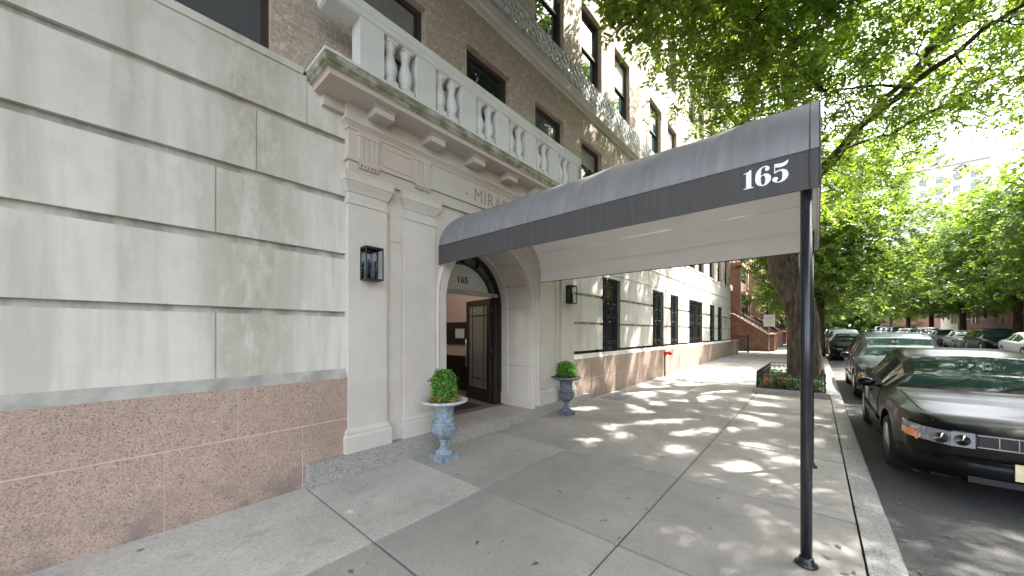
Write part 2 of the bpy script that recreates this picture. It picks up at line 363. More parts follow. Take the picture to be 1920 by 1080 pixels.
# slabs: near ones laid out from the photo's joints
mb = MB(); tints = []
XL = [-4.2, -2.56, -1.13, .26]
YJ = [-6.8, -4.0, -1.6, 1.33, 2.5, 4.05, 5.75, 7.3, 8.85, 10.4, 11.95] + [13.5 + 1.55 * i for i in range(70)]
r2 = random.Random(3)
for a, b in zip(YJ, YJ[1:]):
    for x0, x1 in zip(XL, XL[1:]):
        if x0 < -4 and b < 0: pass
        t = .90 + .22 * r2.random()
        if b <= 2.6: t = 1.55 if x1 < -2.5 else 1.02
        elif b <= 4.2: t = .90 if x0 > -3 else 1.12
        elif b <= 8: t = .92 + .08 * r2.random()
        g = .006; za = gz(a); zb_ = gz(b)
        j = [(r2.random() - .5) * .004 for _ in range(2)]
        n0 = len(mb.f)
        e = .008
        mb.add([(x0 + g, a + g, za - .02 + j[0]), (x1 - g, a + g, za - .02 + j[0]), (x1 - g, b - g, zb_ - .02 + j[0]), (x0 + g, b - g, zb_ - .02 + j[0]),
                (x0 + g + e, a + g + e, za + j[0]), (x1 - g - e, a + g + e, za + j[0]), (x1 - g - e, b - g - e, zb_ + j[0]), (x0 + g + e, b - g - e, zb_ + j[0])],
               [(4, 5, 6, 7), (0, 1, 5, 4), (1, 2, 6, 5), (2, 3, 7, 6), (3, 0, 4, 7)])
        tints += [t] * (len(mb.f) - n0)
sw = struct(mb.build('pavement', 'pavement'))
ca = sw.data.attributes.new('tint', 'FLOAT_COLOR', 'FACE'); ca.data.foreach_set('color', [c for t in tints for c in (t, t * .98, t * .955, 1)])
mb = MB()                                            # kerb stones
for i in range(60):
    a = -8.2 + i * 2.1; b = a + 2.09; o_ = r2.uniform(-.004, .004)
    mb.add([(.263, a, gz(a) - .3), (.46 + o_, a, gz(a) - .3), (.46 + o_, b, gz(b) - .3), (.263, b, gz(b) - .3), (.263, a, gz(a) + .004), (.445 + o_, a, gz(a) + .003), (.445 + o_, b, gz(b) + .003), (.263, b, gz(b) + .004), (.46 + o_, a, gz(a) - .018), (.46 + o_, b, gz(b) - .018)],
           [(4, 5, 6, 7), (5, 8, 9, 6), (8, 1, 2, 9), (0, 4, 5, 8, 1), (3, 2, 9, 6, 7)])
struct(mb.build('kerb', 'kerb'))
mb = MB()
for a, b in zip(LY[1:], LY[2:]): mb.add([(10.0, a - 20 if a == 0 else a, gz(a)), (14.6, a - 20 if a == 0 else a, gz(a)), (14.6, b, gz(b)), (10.0, b, gz(b)), (10., a - 20 if a == 0 else a, gz(a) - .3), (10., b, gz(b) - .3)], [(0, 1, 2, 3), (0, 4, 5, 3)])
o = struct(mb.build('far_pavement', 'pavement'))
ca = o.data.attributes.new('tint', 'FLOAT_COLOR', 'FACE'); ca.data.foreach_set('color', [1.] * (4 * len(o.data.polygons)))

# ---------------------------------------------------------------- the apartment building
XW = -4.03
B = thing('apartment_building', 'long limestone and tan brick apartment building with arched entrance on the left', 'building', (-4.5, 10, 0))
YA, YB = -7.0, 25.4
gwin = [(8.09, 9.16), (11.65, 12.75), (13.5, 14.5), (16.0, 18.3), (19.8, 20.9), (21.7, 22.8)]
W0, W1 = 1.02, 2.99
doorR = (23.65, 24.5, .95, 2.35)
YP0, YP1 = 1.76, 6.60                                # entrance pavilion
grooves = [(1.77, 1.83), (2.42, 2.49), (3.07, 3.14), (3.72, 3.785)]
joints = {1: [.62, -1.5, -3.9], 2: [-.7, -3.0], 3: [.62, -1.9, -4.2], 4: [.92, -1.2, -3.6], 5: [1.36, -.5, -2.9]}
jr = {1: [7.35, 10.3, 15.2], 2: [10.4, 15.3], 3: [7.4, 10.2], 4: [9.6, 12.9, 16.2, 19.6], 5: [8, 11.2, 14.5, 17.9, 21.2]}
def course(z):
    for k, (a, b) in enumerate(grooves):
        if z < a: return k + 1
    return 5
def wall_fn(y, z):
    for a, b in gwin:
        if a < y < b and W0 < z < W1: return (.22, False)
    if doorR[0] < y < doorR[1] and z < doorR[3]: return (.3, False)
    for k, (a, b) in enumerate(grooves):
        if a < z < b and (y < 7 or k < 2): return (.045, False)
        if a < z < a + .02 and k == 2: return (.02, True)
    for v in (joints if y < 4 else jr).get(course(z), []):
        if abs(y - v) < .004: return (.012, True)
    if y > 7 and 3.60 < z < 3.625: return (.02, True)
    return (0., True)
for nm, y0, y1 in (('limestone_wall', YA, YP0 + .02), ('limestone_wall', YP1 - .02, YB)):
    ys = [y0, y1]; zs = [1.17, 4.28, 3.09, 3.6, 3.625, 2.35]
    for a, b in gwin + [doorR[:2]]:
        if y0 < a < y1: ys += [a, b]
    zs += [W0 + .16, W1] + [x for g in grooves for x in g] + [.95 + .25]
    for d in (joints if y0 < 0 else jr).values():
        for v in d:
            if y0 < v < y1: ys += [v - .004, v + .004]
    wallgrid(MB(), ys, zs, wall_fn, XW).build(nm, 'limestone', B)
    for k, (a, b) in enumerate(grooves):
        if y0 > 0 and k > 1: continue
        c0 = y0
        for h in sorted([h for h in gwin + [doorR[:2]] if y0 < h[0] < y1]) + [(y1, y1)]:
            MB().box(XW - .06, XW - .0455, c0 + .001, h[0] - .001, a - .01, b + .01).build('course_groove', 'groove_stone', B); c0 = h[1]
    # slanting wash on the granite base, then granite with pale joints
    holes = sorted([h for h in gwin + [doorR[:2]] if y0 < h[0] < y1]); segs = []; c0 = y0
    for a, b in holes: segs.append((c0, a)); c0 = b
    segs.append((c0, y1)); wm = MB()
    gt = 1.085 if y0 < 0 else 1.0
    for a, b in [(y0, y1)]:
        wm.add([(XW + .055, a, gt), (XW + .055, b, gt), (XW + .045, b, gt + .018), (XW + .045, a, gt + .018), (XW - .0, b, gt + .10), (XW - .0, a, gt + .10)], [(0, 1, 2, 3), (3, 2, 4, 5)])
        wm.add([(XW - .02, a, gt + .10), (XW - .02, b, gt + .10), (XW - .02, b, gt + .09), (XW - .02, a, gt + .09)], [(0, 1, 2, 3)])
    wm.build('stone_wash', 'stone_wash' if y0 < 0 else 'limestone', B)
    gb = MB()
    vj = {0: [-6., -4.2, -1.5, .29, 1.30], 1: [-5., -2.6, -.9, .77]} if y0 < 0 else {0: [8.2 + 1.9 * i for i in range(9)], 1: [7.4 + 1.9 * i for i in range(10)]}
    mz = .63 if y0 < 0 else .52
    ys2 = [y0, y1] + [v + s_ for l in vj.values() for v in l for s_ in (-.005, .005)]
    def gfn(y, z):
        if abs(z - mz) < .006: return (.006, True)
        r_ = 0 if z < mz else 1
        for v in vj[r_]:
            if abs(y - v) < .005: return (.006, True)
        return (0, True)
    wallgrid(gb, ys2, [-.1, gt, mz - .006, mz + .006], gfn, XW + .055).build('granite_base', 'granite_red', B)
    jm = MB()
    X_ = XW + .0505
    jm.box(X_ - .01, X_, y0, y1, mz - .0065, mz + .0065)
    for r_, l in vj.items():
        for v in l: jm.box(X_ - .011, X_ - .0004, v - .0055, v + .0055, -.1 if r_ == 0 else mz + .007, mz - .007 if r_ == 0 else gt - .001)
    jm.build('mortar_joints', 'mortar', B)
# copings over the far stone wall
MB().ring([(0, 4.27), (.02, 4.275), (.02, 4.34), (0, 4.36)], YP1 + .3, YB - .0, XW - .1, .1).build('stone_sill_band', 'limestone', B)
MB().ring([(0, 4.27), (.02, 4.275), (.02, 4.34), (0, 4.36)], YA, 1.3, XW - .1, .1).build('stone_sill_band', 'limestone', B)
MB().ring([(0, 3.585), (.018, 3.59), (.018, 3.615), (0, 3.62)], YP1 + .3, YB, XW - .1, .1).build('string_course', 'limestone', B)

# upper brick wall
XB = XW - .02
up_y = [-6.2, -4.4, -1.7, .05, 1.85, 3.6, 5.34, 7.08, 8.82, 11.43, 13.25, 16.0, 17.6, 19.8, 21.7, 23.7]
floors = [(4.36, 6.04)] + [(7.5 + 3.1 * k, 9.22 + 3.1 * k) for k in range(5)]
up = {}
for k, (z0, z1) in enumerate(floors):
    for y in up_y: up[(k, y)] = (y, y + (1.0 if y < 9 else 1.08), z0 if not (k and y == 13.25 and 0) else z0, z1)
ht = 23.5
def bfn(y, z):
    for (a, b, c, d) in up.values():
        if a < y < b and c < z < d: return (.20, False)
    return (0., True)
ys = [YA, YB]; zs = [4.33, ht]
for a, b, c, d in up.values(): ys += [a, b]; zs += [c, d]
wallgrid(MB(), ys, zs, bfn, XB, back=.5).build('brick_wall', 'brick_tan', B)
# solid core, so side walls and roof exist
rb0 = MB().box(-16, XB - .5, YA, 2.5, 0, 4.3).box(-16, XB - .5, 6.2, YB, 0, 4.3).box(-16, -8.6, 2.5, 6.2, 0, 4.3).box(-16, XB - .5, YA, YB, 4.3, ht)
rb0.box(-8.6, XB - .5, 2.5, 6.2, 3.4, 4.3)
rb0.build('rear_block', 'brick_tan', B)
bx = MB(); bx.ring([(0, 6.66), (.035, 6.67), (.045, 6.76), (.09, 6.77), (.10, 6.90), (.06, 6.93)], YA, YB, XB - .05, .05); bx.build('belt_moulding', 'limestone_trim', B)
bx = MB(); bx.ring([(.06, 6.925), (.05, 7.05)], YA, YB, XB - .05, .05); bx.build('belt_band', 'stone_wash', B)
bx = MB(); bx.ring([(.055, 7.05), (.055, 7.47), (.03, 7.49)], YA, YB, XB - .05, .05); bx.build('carved_band', 'ornament_stone', B)
bx = MB(); bx.ring([(0, 22.3), (.1, 22.35), (.12, 22.6), (.5, 22.8), (.55, 23.1), (.5, 23.2)], YA, YB - .5, XB - .05, .05); bx.build('roof_cornice', 'limestone_trim', B)
for y0_ in (10.28, 15.05):                            # raised brick panels between window pairs
    pass
def window(parent, y0, y1, z0, z1, xf, mat='dark_frame', glass='glass', sgn=1, grille=False, fw=.06, depth=.1, sill=None):
    """sash window set in a hole; xf = plane of wall"""
    f = MB(); X0 = xf - sgn * depth; X1 = xf - sgn * (depth + .09)
    f.box(X0, X1, y0, y0 + fw, z0, z1); f.box(X0, X1, y1 - fw, y1, z0, z1)
    f.box(X0, X1, y0 + fw, y1 - fw, z1 - fw * 1.2, z1); f.box(X0, X1, y0 + fw, y1 - fw, z0, z0 + fw)
    zm = (z0 + z1) / 2; Xs = xf - sgn * (depth + .05)
    i0, i1 = y0 + fw, y1 - fw
    f.box(X0 - sgn * .02, X0 - sgn * .055, i0, i0 + .04, zm, z1 - fw * 1.2); f.box(X0 - sgn * .02, X0 - sgn * .055, i1 - .04, i1, zm, z1 - fw * 1.2)
    f.box(X0 - sgn * .02, X0 - sgn * .07, i0, i1, zm - .025, zm + .025)
    o = f.build('window', mat, parent)
    g = MB().add([(X0 - sgn * .04, i0, zm), (X0 - sgn * .04, i1, zm), (X0 - sgn * .04, i1, z1 - fw), (X0 - sgn * .04, i0, z1 - fw)], [(0, 1, 2, 3)])
    g.add([(X0 - sgn * .065, i0, z0 + fw), (X0 - sgn * .065, i1, z0 + fw), (X0 - sgn * .065, i1, zm), (X0 - sgn * .065, i0, zm)], [(0, 1, 2, 3)])
    g.build('pane', glass, o)
    if grille:
        gr = MB(); gx = xf - sgn * .025; n = max(5, int((y1 - y0) / .13)); 
        for i in range(n + 1):
            y = y0 + .03 + (y1 - y0 - .06) * i / n; gr.box(gx - .008, gx + .008, y - .008, y + .008, z0 + .02, z1 - .01)
        for z in (z0 + .04, z0 + .34, z0 + (z1 - z0) * .52, z1 - .22, z1 - .03): gr.box(gx - .006, gx + .012, y0, y1, z - .01, z + .01)
        yc = (y0 + y1) / 2
        for cz in (z0 + .19, z1 - .12, z0 + (z1 - z0) * .62, z0 + (z1 - z0) * .44):
            for s_ in (-1, 1):
                for cy in ([yc] if y1 - y0 < 1.5 else [yc - .6, yc + .6]):
                    pts = []
                    for t in range(18):
                        q = t / 17 * 4.6; rr = .13 * (1 - t / 22)
                        pts.append((gx + .012, cy + s_ * (.15 + rr * math.cos(q)), cz + rr * math.sin(q)))
                    gr.tube(pts, .007, 4)
        gr.build('grille', 'black_iron', o)
    if sill:
        MB().box(xf + sgn * .04, xf - sgn * .12, y0 - .05, y1 + .05, z0 - .09, z0 - .002).build('sill', sill, o)
    return o
for i, (a, b) in enumerate(gwin):
    if b - a > 2:
        window(B, a, (a + b) / 2, W0, W1, XW, grille=True, mat='black_iron'); window(B, (a + b) / 2 + .002, b, W0, W1, XW, grille=True, mat='black_iron')
    else: window(B, a, b, W0, W1, XW, grille=True, mat='black_iron')
for (k, y), (a, b, c, d) in up.items():
    wo = window(B, a, b, c, d, XB, glass='glass_green' if rng.random() < .35 else ('glass_grey' if rng.random() < .35 else 'glass'))
    if rng.random() < .6 and y != 3.6:
        q = rng.uniform(.25, .8); zz_ = (c + d) / 2 + .03 if q < .5 else c + .08
        bl = MB(); zt_ = d - .08; zb2 = zt_ - (zt_ - (c + d) / 2) * min(1, q * 1.6); bl.add([(XB - .1395, a + .10, zb2), (XB - .1395, b - .10, zb2), (XB - .1395, b - .10, zt_), (XB - .1395, a + .10, zt_)], [(0, 1, 2, 3)]); bl.build('blind', 'blind', wo)
dr = MB().box(XW - .2, XW - .27, doorR[0], doorR[1], .15, doorR[3]).build('service_door', 'black_iron', B)

# --- entrance pavilion
YC = 4.17; RA = 1.0; ZC = 2.06; XF = -4.0
ent = MB()                                            # wall face with the arched opening
zt = 3.40
N = 40
ang = [math.pi * i / N for i in range(N + 1)]
for i in range(N):
    a0, a1 = ang[i], ang[i + 1]
    p0 = (YC + RA * math.cos(a0), ZC + RA * math.sin(a0)); p1 = (YC + RA * math.cos(a1), ZC + RA * math.sin(a1))
    ent.add([(XF, p0[0], p0[1]), (XF, p0[0], zt), (XF, p1[0], zt), (XF, p1[0], p1[1])], [(0, 1, 2, 3)])
for a, b in ((YP0, YC - RA), (YC + RA, YP1)): ent.add([(XF, a, .1), (XF, b, .1), (XF, b, zt), (XF, a, zt)], [(0, 1, 2, 3)])
ent.add([(XF, YP0, .1), (XF - .1, YP0, .1), (XF - .1, YP0, zt), (XF, YP0, zt)], [(0, 1, 2, 3)])
ent.add([(XF, YP1, .1), (XF - .1, YP1, .1), (XF - .1, YP1, zt), (XF, YP1, zt)], [(0, 1, 2, 3)])
# shallow panels between the paired pilasters
for a, b in ((2.26, 2.45), (5.92, 6.10)):
    for z0, z1 in ((.45, 2.71), (2.73, 3.05)): ent.box(XF, XF + .012, a + .02, b - .02, z0, z1)
ent.build('entrance_wall', 'limestone_trim', B)
def arch_sweep(prof, zb, skip=()):
    """prof: (r, x). path: up right jamb, over the arch, down left jamb"""
    path = []
    for z in [zb, .9, 1.3, ZC]: path.append(('j', 1, z))
    for a in ang[1:-1]: path.append(('a', a, 0))
    for z in [ZC, 1.3, .9, zb]: path.append(('j', -1, z))
    mb = MB(); vs = []
    for k, a, z in path:
        for r, x in prof:
            if k == 'j': vs.append((x, YC + a * r, z))
            else: vs.append((x, YC + r * math.cos(a), ZC + r * math.sin(a)))
    n = len(prof)
    fs = [(i * n + k, i * n + k + 1, (i + 1) * n + k + 1, (i + 1) * n + k) for i in range(len(path) - 1) for k in range(n - 1)]
    return mb.add(vs, fs)
arch_sweep([(1.20, XF + .002), (1.20, XF + .035), (1.175, XF + .045), (1.16, XF + .045), (1.14, XF + .028), (1.09, XF + .028), (1.085, XF + .018), (1.035, XF + .018), (1.01, XF + .012), (1.0, XF)], .16).build('archivolt', 'limestone_trim', B)
arch_sweep([(1.0, XF), (1.0, XF - .06), (1.008, XF - .065), (1.008, XF - .075), (1.0, XF - .08), (1.0, XF - .13), (1.014, XF - .145), (1.014, XF - .60), (1.0, XF - .615), (1.0, XF - .80)], .16).build('arch_reveal', 'limestone_trim', B)
for a in (0.0, .42, .86, 1.3, 1.75, 2.2, 2.65, math.pi):
    c_, s_ = math.cos(a), math.sin(a)
    MB().obox((XF - .4, YC + .9985 * c_, ZC + .9985 * s_), [(1, 0, 0), (0, c_, s_), (0, -s_, c_)], (.395, .0012, .003)).build('joint_line', 'limestone_letter', B)
for z in (.95,):
    MB().box(XF - .79, XF - .01, YC + .997, YC + 1.0, z - .003, z + .003).build('joint_line', 'limestone_letter', B)
# low panel moulding at foot of reveal
MB().box(XF - .80, XF - .0, YC + RA - .018, YC + RA + .01, .16, .40).build('reveal_plinth', 'limestone_trim', B)

# pilasters
def pilaster(y0, y1, P, zb):
    m = MB()
    m.ring([(.045, zb), (.045, zb + .18), (.036, zb + .19), (.03, zb + .20), (.034, zb + .225), (.022, zb + .25), (.006, zb + .265), (0, zb + .27),
            (0, 3.045), (.012, 3.05), (.014, 3.065), (.012, 3.08), (0, 3.085), (0, 3.18), (.012, 3.185), (.014, 3.20), (.03, 3.235), (.05, 3.27), (.052, 3.285), (.062, 3.29), (.064, 3.36), (.068, 3.385)], y0, y1, XF - .02, P + .02)
    return m.build('pilaster', 'limestone_trim', B)
pilaster(1.755, 2.22, .05, .245); pilaster(2.48, 2.96, .02, .245); pilaster(5.40, 5.88, .02, .20); pilaster(6.12, 6.59, .05, .20)
# entablature with triglyphs, guttae and mutules
XE = XF - .05
PE = .10
en = MB(); en.ring([(0, 3.387), (0, 3.53), (.028, 3.535), (.028, 3.575), (0, 3.58), (0, 3.885), (.012, 3.89), (.018, 3.915), (.05, 3.95), (.06, 3.955), (.06, 3.985), (.035, 3.99), (.035, 4.155),
                    (.33, 4.16), (.335, 4.185), (.345, 4.20), (.36, 4.205)], 1.755, 6.60, XE, PE)
en.build('entablature', 'limestone_carved', B)
cn = MB(); cn.ring([(.30, 4.204), (.365, 4.206), (.385, 4.235), (.40, 4.245), (.40, 4.318), (.39, 4.322)], 1.755, 6.60, XE, PE).build('cornice', 'mossy_stone', B)
MB().ring([(.388, 4.3215), (.402, 4.324), (.402, 4.350), (.39, 4.354), (-.02, 4.358)], 1.755, 6.60, XE, PE).build('balcony_slab', 'rail_stone', B)
XFZ = XE + PE
for yc in (1.985, 2.725, 5.63, 6.36):
    tri = MB()
    for o_ in (-.093, -.031, .031, .093): tri.poly_prism([(yc + o_ - .022, 3.58), (yc + o_ + .022, 3.58), (yc + o_ + .022, 3.84), (yc + o_ - .022, 3.84)], XFZ - .002, XFZ + .022)
    tri.box(XFZ - .001, XFZ + .012, yc - .125, yc + .125, 3.58, 3.885); tri.box(XFZ - .001, XFZ + .028, yc - .13, yc + .13, 3.84, 3.884)
    tri.build('triglyph', 'limestone_carved', B)
for yc in (1.985, 2.725, 5.63, 6.36):
    gu = MB()
    gu.box(XFZ - .001, XFZ + .024, yc - .125, yc + .125, 3.515, 3.534)
    for i in range(6): gu.lathe([(.017, 0), (.010, .04)], (XFZ + .012, yc - .105 + .042 * i, 3.475), 8)
    gu.build('guttae', 'limestone_carved', B)
for a, b in ((2.17, 2.57), (5.78, 6.2)):
    f = MB(); 
    for z in (3.60, 3.82): f.box(XFZ - .001, XFZ + .008, a, b, z, z + .018)
    for y in (a, b - .018): f.box(XFZ - .001, XFZ + .008, y, y + .018, 3.618, 3.82)
    f.build('metope_panel', 'limestone_carved', B)
def mutule(yc, hw=.13):
    m = MB(); X0 = XFZ + .03
    m.box(X0, XFZ + .235, yc - hw + .015, yc + hw - .015, 4.055, 4.13); m.box(X0, XFZ + .25, yc - hw, yc + hw, 4.13, 4.1595)
    return m.build('mutule', 'limestone_carved', B)
for i in range(7): mutule(2.07 + .742 * i)
MB().box(XW - .01, XFZ - .02, 1.50, 1.745, 4.04, 4.1595).build('mutule', 'limestone_carved', B)
# inscription
def text_mesh(name, body, size, mat, parent, loc, rot, depth=.003, ext=0., sx=1., label=None, space=1.0):
    cu = bpy.data.curves.new(name, 'FONT'); cu.body = body; cu.size = size; cu.extrude = depth; cu.align_x = 'CENTER'; cu.align_y = 'CENTER'; cu.offset = ext; cu.space_character = space
    to = bpy.data.objects.new(name, cu); COL.objects.link(to)
    dg = bpy.context.evaluated_depsgraph_get(); me = bpy.data.meshes.new_from_object(to.evaluated_get(dg)); bpy.data.objects.remove(to)
    mx = Matrix.LocRotScale(Vector(loc), rot, Vector((sx, 1, 1))); me.transform(mx)
    off = Vector((0, 0, 0)); p = parent
    while p is not None: off += p.location; p = p.parent
    me.transform(Matrix.Translation(-off)); me.materials.clear(); me.materials.append(M[mat])
    o = bpy.data.objects.new(name, me); COL.objects.link(o); o.parent = parent; return o
from mathutils import Euler
RW = Euler((R(90), 0, R(90))).to_quaternion()         # text facing +x
RS = Euler((R(90), 0, 0)).to_quaternion()             # text facing -y
text_mesh('inscription', '- MIRABEAU -', .285, 'limestone_letter', B, (XFZ + .0012, 4.30, 3.695), RW, .0012, ext=-.004, sx=.88, space=1.12)

# balustrade
bal = thing('balustrade', 'pale stone balustrade of paired balusters above the entrance cornice', 'balustrade', (-3.6, 4, 4.36))
XR = -3.67
def rail(y0, y1, z0, z1, prof, name):
    MB().ring(prof, y0, y1, XR - .075, .15).build(name, 'rail_stone', bal)
piers = [2.53 + .6875 * (i - 1) for i in range(0, 7)]
pm = MB()
for k, yc in enumerate(piers):
    MB().box(XR - .085, XR + .098, yc - .135, yc + .135, 4.359, 4.882).build('pier', 'rail_stone', bal)
    if k < 6:
        for f_ in (.357, .643):
            y = yc + .6875 * f_
            b = MB(); b.box(XR - .05, XR + .085, y - .07, y + .07, 4.359, 4.425)
            b.lathe([(0.0671, 4.425), (0.0756, 4.4333), (0.0756, 4.4489), (0.0549, 4.4584), (0.0512, 4.4691), (0.0708, 4.4811), (0.0708, 4.493), (0.0732, 4.5144), (0.0854, 4.5562), (0.0842, 4.592), (0.0708, 4.6456), (0.0537, 4.6933), (0.0451, 4.741), (0.0439, 4.7709), (0.0561, 4.7792), (0.0561, 4.7947), (0.0488, 4.8007), (0.0634, 4.8305), (0.0781, 4.846)], (XR + .017, y, 0), 20)
            b.box(XR - .05, XR + .085, y - .068, y + .068, 4.846, 4.884); b.build('baluster', 'rail_stone', bal)
MB().ring([(-.01, 4.88), (.012, 4.895), (.02, 4.93), (.035, 4.95), (.04, 5.0), (.03, 5.03), (.0, 5.05)], 1.40, 6.13, XR - .14, .245).build('handrail', 'rail_stone', bal)
MB().box(XW, XR - .1, 6.0, 6.13, 4.40, 4.88).build('return_panel', 'rail_stone', bal)
MB().box(XW, XR - .13, 5.95, 6.16, 4.881, 5.04).build('return_rail', 'rail_stone', bal)

# plinth and step
pl = MB()
pl.box(-4.2, -3.875, 1.33, 3.10, -.1, .245); pl.build('granite_plinth', 'granite_grey', B)
MB().box(-4.2, -3.875, 5.25, 7.20, -.1, .205).build('granite_plinth', 'granite_grey', B)
MB().box(-4.9, -3.86, 3.101, 5.249, -.1, .165).build('entrance_step', 'granite_grey', B)

# --- door frame, fanlight, door leaf, vestibule
XD = XF - .80
df = thing('entrance_door', 'dark bronze arched door frame with fanlight and one open glazed leaf', 'door', (XD, YC, .18))
fr = arch_sweep([(1.0, XD + .03), (.93, XD + .03), (.93, XD - .08), (1.0, XD - .08)], .165); fr.build('frame', 'bronze', df)
fr = MB(); rr = .70
def arc_bar(mb, r0, r1, x0, x1, zc, a0=0, a1=math.pi, n=28):
    vs = []
    for i in range(n + 1):
        a = a0 + (a1 - a0) * i / n
        for r, x in ((r0, x0), (r1, x0), (r1, x1), (r0, x1)): vs.append((x, YC + r * math.cos(a), zc + r * math.sin(a)))
    return mb.add(vs, [(i * 4 + k, i * 4 + (k + 1) % 4, (i + 1) * 4 + (k + 1) % 4, (i + 1) * 4 + k) for i in range(n) for k in range(4)])
TB = 2.28                                             # underside of transom bar
fr.box(XD + .02, XD - .07, YC - .93, YC + .93, TB, TB + .07)
fr.build('transom_bar', 'stone_wash', df)
ri = MB(); ZI = 2.10; 
def ell(mb, ry0, rz0, ry1, rz1, x0, x1, zc, a0, a1, n=28):
    vs = []
    for i in range(n + 1):
        a = a0 + (a1 - a0) * i / n
        for ry, rz, x in ((ry0, rz0, x0), (ry1, rz1, x0), (ry1, rz1, x1), (ry0, rz0, x1)): vs.append((x, YC + ry * math.cos(a), zc + rz * math.sin(a)))
    return mb.add(vs, [(i * 4 + k, i * 4 + (k + 1) % 4, (i + 1) * 4 + (k + 1) % 4, (i + 1) * 4 + k) for i in range(n) for k in range(4)])
a0 = math.asin((TB + .07 - ZC) / .78)
arc_bar(ri, .755, .785, XD + .02, XD - .05, ZC, a0, math.pi - a0)
for a in (a0 + .28, a0 + .75, math.pi / 2, math.pi - a0 - .75, math.pi - a0 - .28):
    c_, s_ = math.cos(a), math.sin(a); ri.obox((XD - .015, YC + .855 * c_, ZC + .855 * s_), [(1, 0, 0), (0, c_, s_), (0, -s_, c_)], (.03, .075, .012))
ri.build('fanlight_bars', 'bronze', df)
pn = [(YC + .757 * math.cos(a0 + (math.pi - 2 * a0) * i / 24), ZC + .757 * math.sin(a0 + (math.pi - 2 * a0) * i / 24)) for i in range(25)]
MB().poly_prism(pn, XD - .03, XD - .04).build('number_panel', 'transom_panel', df)
g = MB(); 
for i in range(24):
    q0 = a0 * .75 + (math.pi - 1.5 * a0) * i / 24; q1 = a0 * .75 + (math.pi - 1.5 * a0) * (i + 1) / 24
    g.add([(XD - .035, YC + r * math.cos(q), max(TB + .05, ZC + r * math.sin(q))) for r, q in ((.77, q0), (.95, q0), (.95, q1), (.77, q1))], [(0, 1, 2, 3)])
g.build('fanlight_glass', 'glass_grey', df)
text_mesh('door_number', '165', .175, 'numeral_dark', df, (XD - .026, YC + .02, 2.535), RW, .004, ext=.0015, sx=1.05)
# jamb post and open leaf
MB().box(XD + .01, XD - .07, YC + .80, YC + .935, .17, TB).build('jamb', 'bronze', df)
MB().box(XD + .01, XD - .07, YC - .935, YC - .86, .17, TB).build('jamb', 'bronze', df)
h0 = Vector((XD - .05, YC + .76, 0)); h1 = Vector((XD - .98, YC + .98, 0)); d = (h1 - h0); Ln = d.length; d.normalize(); nrm = Vector((-d.y, d.x, 0))
def leaf_box(mb, a, b, z0, z1, t=.022): mb.obox((h0 + d * (a + b) / 2 + Vector((0, 0, (z0 + z1) / 2))), [d, nrm, (0, 0, 1)], ((b - a) / 2, t, (z1 - z0) / 2))
lf = MB(); zb_, zt_ = .19, 2.26
for a, b in ((0, .11), (Ln - .12, Ln)): leaf_box(lf, a, b, zb_, zt_)
leaf_box(lf, .11, Ln - .12, zt_ - .12, zt_); leaf_box(lf, .11, Ln - .12, zb_, zb_ + .26)
lo = lf.build('door_leaf', 'dark_wood', df)
lg = MB(); leaf_box(lg, .111, Ln - .121, zb_ + .261, zt_ - .121, .004); lg.build('pane', 'door_glass', lo)
lb = MB()
for a in (.24, Ln - .26): leaf_box(lb, a - .008, a + .008, zb_ + .26, zt_ - .12, .014)
leaf_box(lb, .11, Ln - .12, zt_ - .33, zt_ - .31, .0145); leaf_box(lb, .11, Ln - .12, zb_ + .44, zb_ + .455, .0145)
lb.build('glazing_bar', 'bronze', lo)
hd = MB(); p = h0 + d * (Ln - .07) - nrm * -.06
sg = -1 if (nrm.y > 0) else 1
hp = h0 + d * (Ln - .07) + nrm * .065 * sg
hd.tube([hp + Vector((0, 0, .85)), hp + Vector((0, 0, 1.45))], .014, 8)
for z in (.9, 1.4): hd.tube([hp + Vector((0, 0, z)), hp - nrm * .05 * sg + Vector((0, 0, z))], .008, 6)
hd.build('handle', 'steel', lo)
hg = MB()
for z in (.45, 1.2, 2.0): hg.tube([h0 + Vector((.03, .01, z - .06)), h0 + Vector((.03, .01, z + .06))], .018, 8)
hg.build('hinge', 'black_iron', lo)
# vestibule room
vb = MB(); x0, x1, y0, y1 = XD - 3.4, XD - .09, YC - 1.3, YC + 1.5
vb.add([(x0, y0, .18), (x1, y0, .18), (x1, y0, 3.2), (x0, y0, 3.2)], [(0, 1, 2, 3)]); vb.add([(x0, y1, .18), (x1, y1, .18), (x1, y1, 3.2), (x0, y1, 3.2)], [(0, 1, 2, 3)])
vb.add([(x0, y0, .18), (x0, y1, .18), (x0, y1, 3.2), (x0, y0, 3.2)], [(0, 1, 2, 3)]); vb.add([(x0, y0, 3.2), (x0, y1, 3.2), (x1, y1, 3.2), (x1, y0, 3.2)], [(0, 1, 2, 3)])
vb.build('vestibule_wall', 'plaster', B)
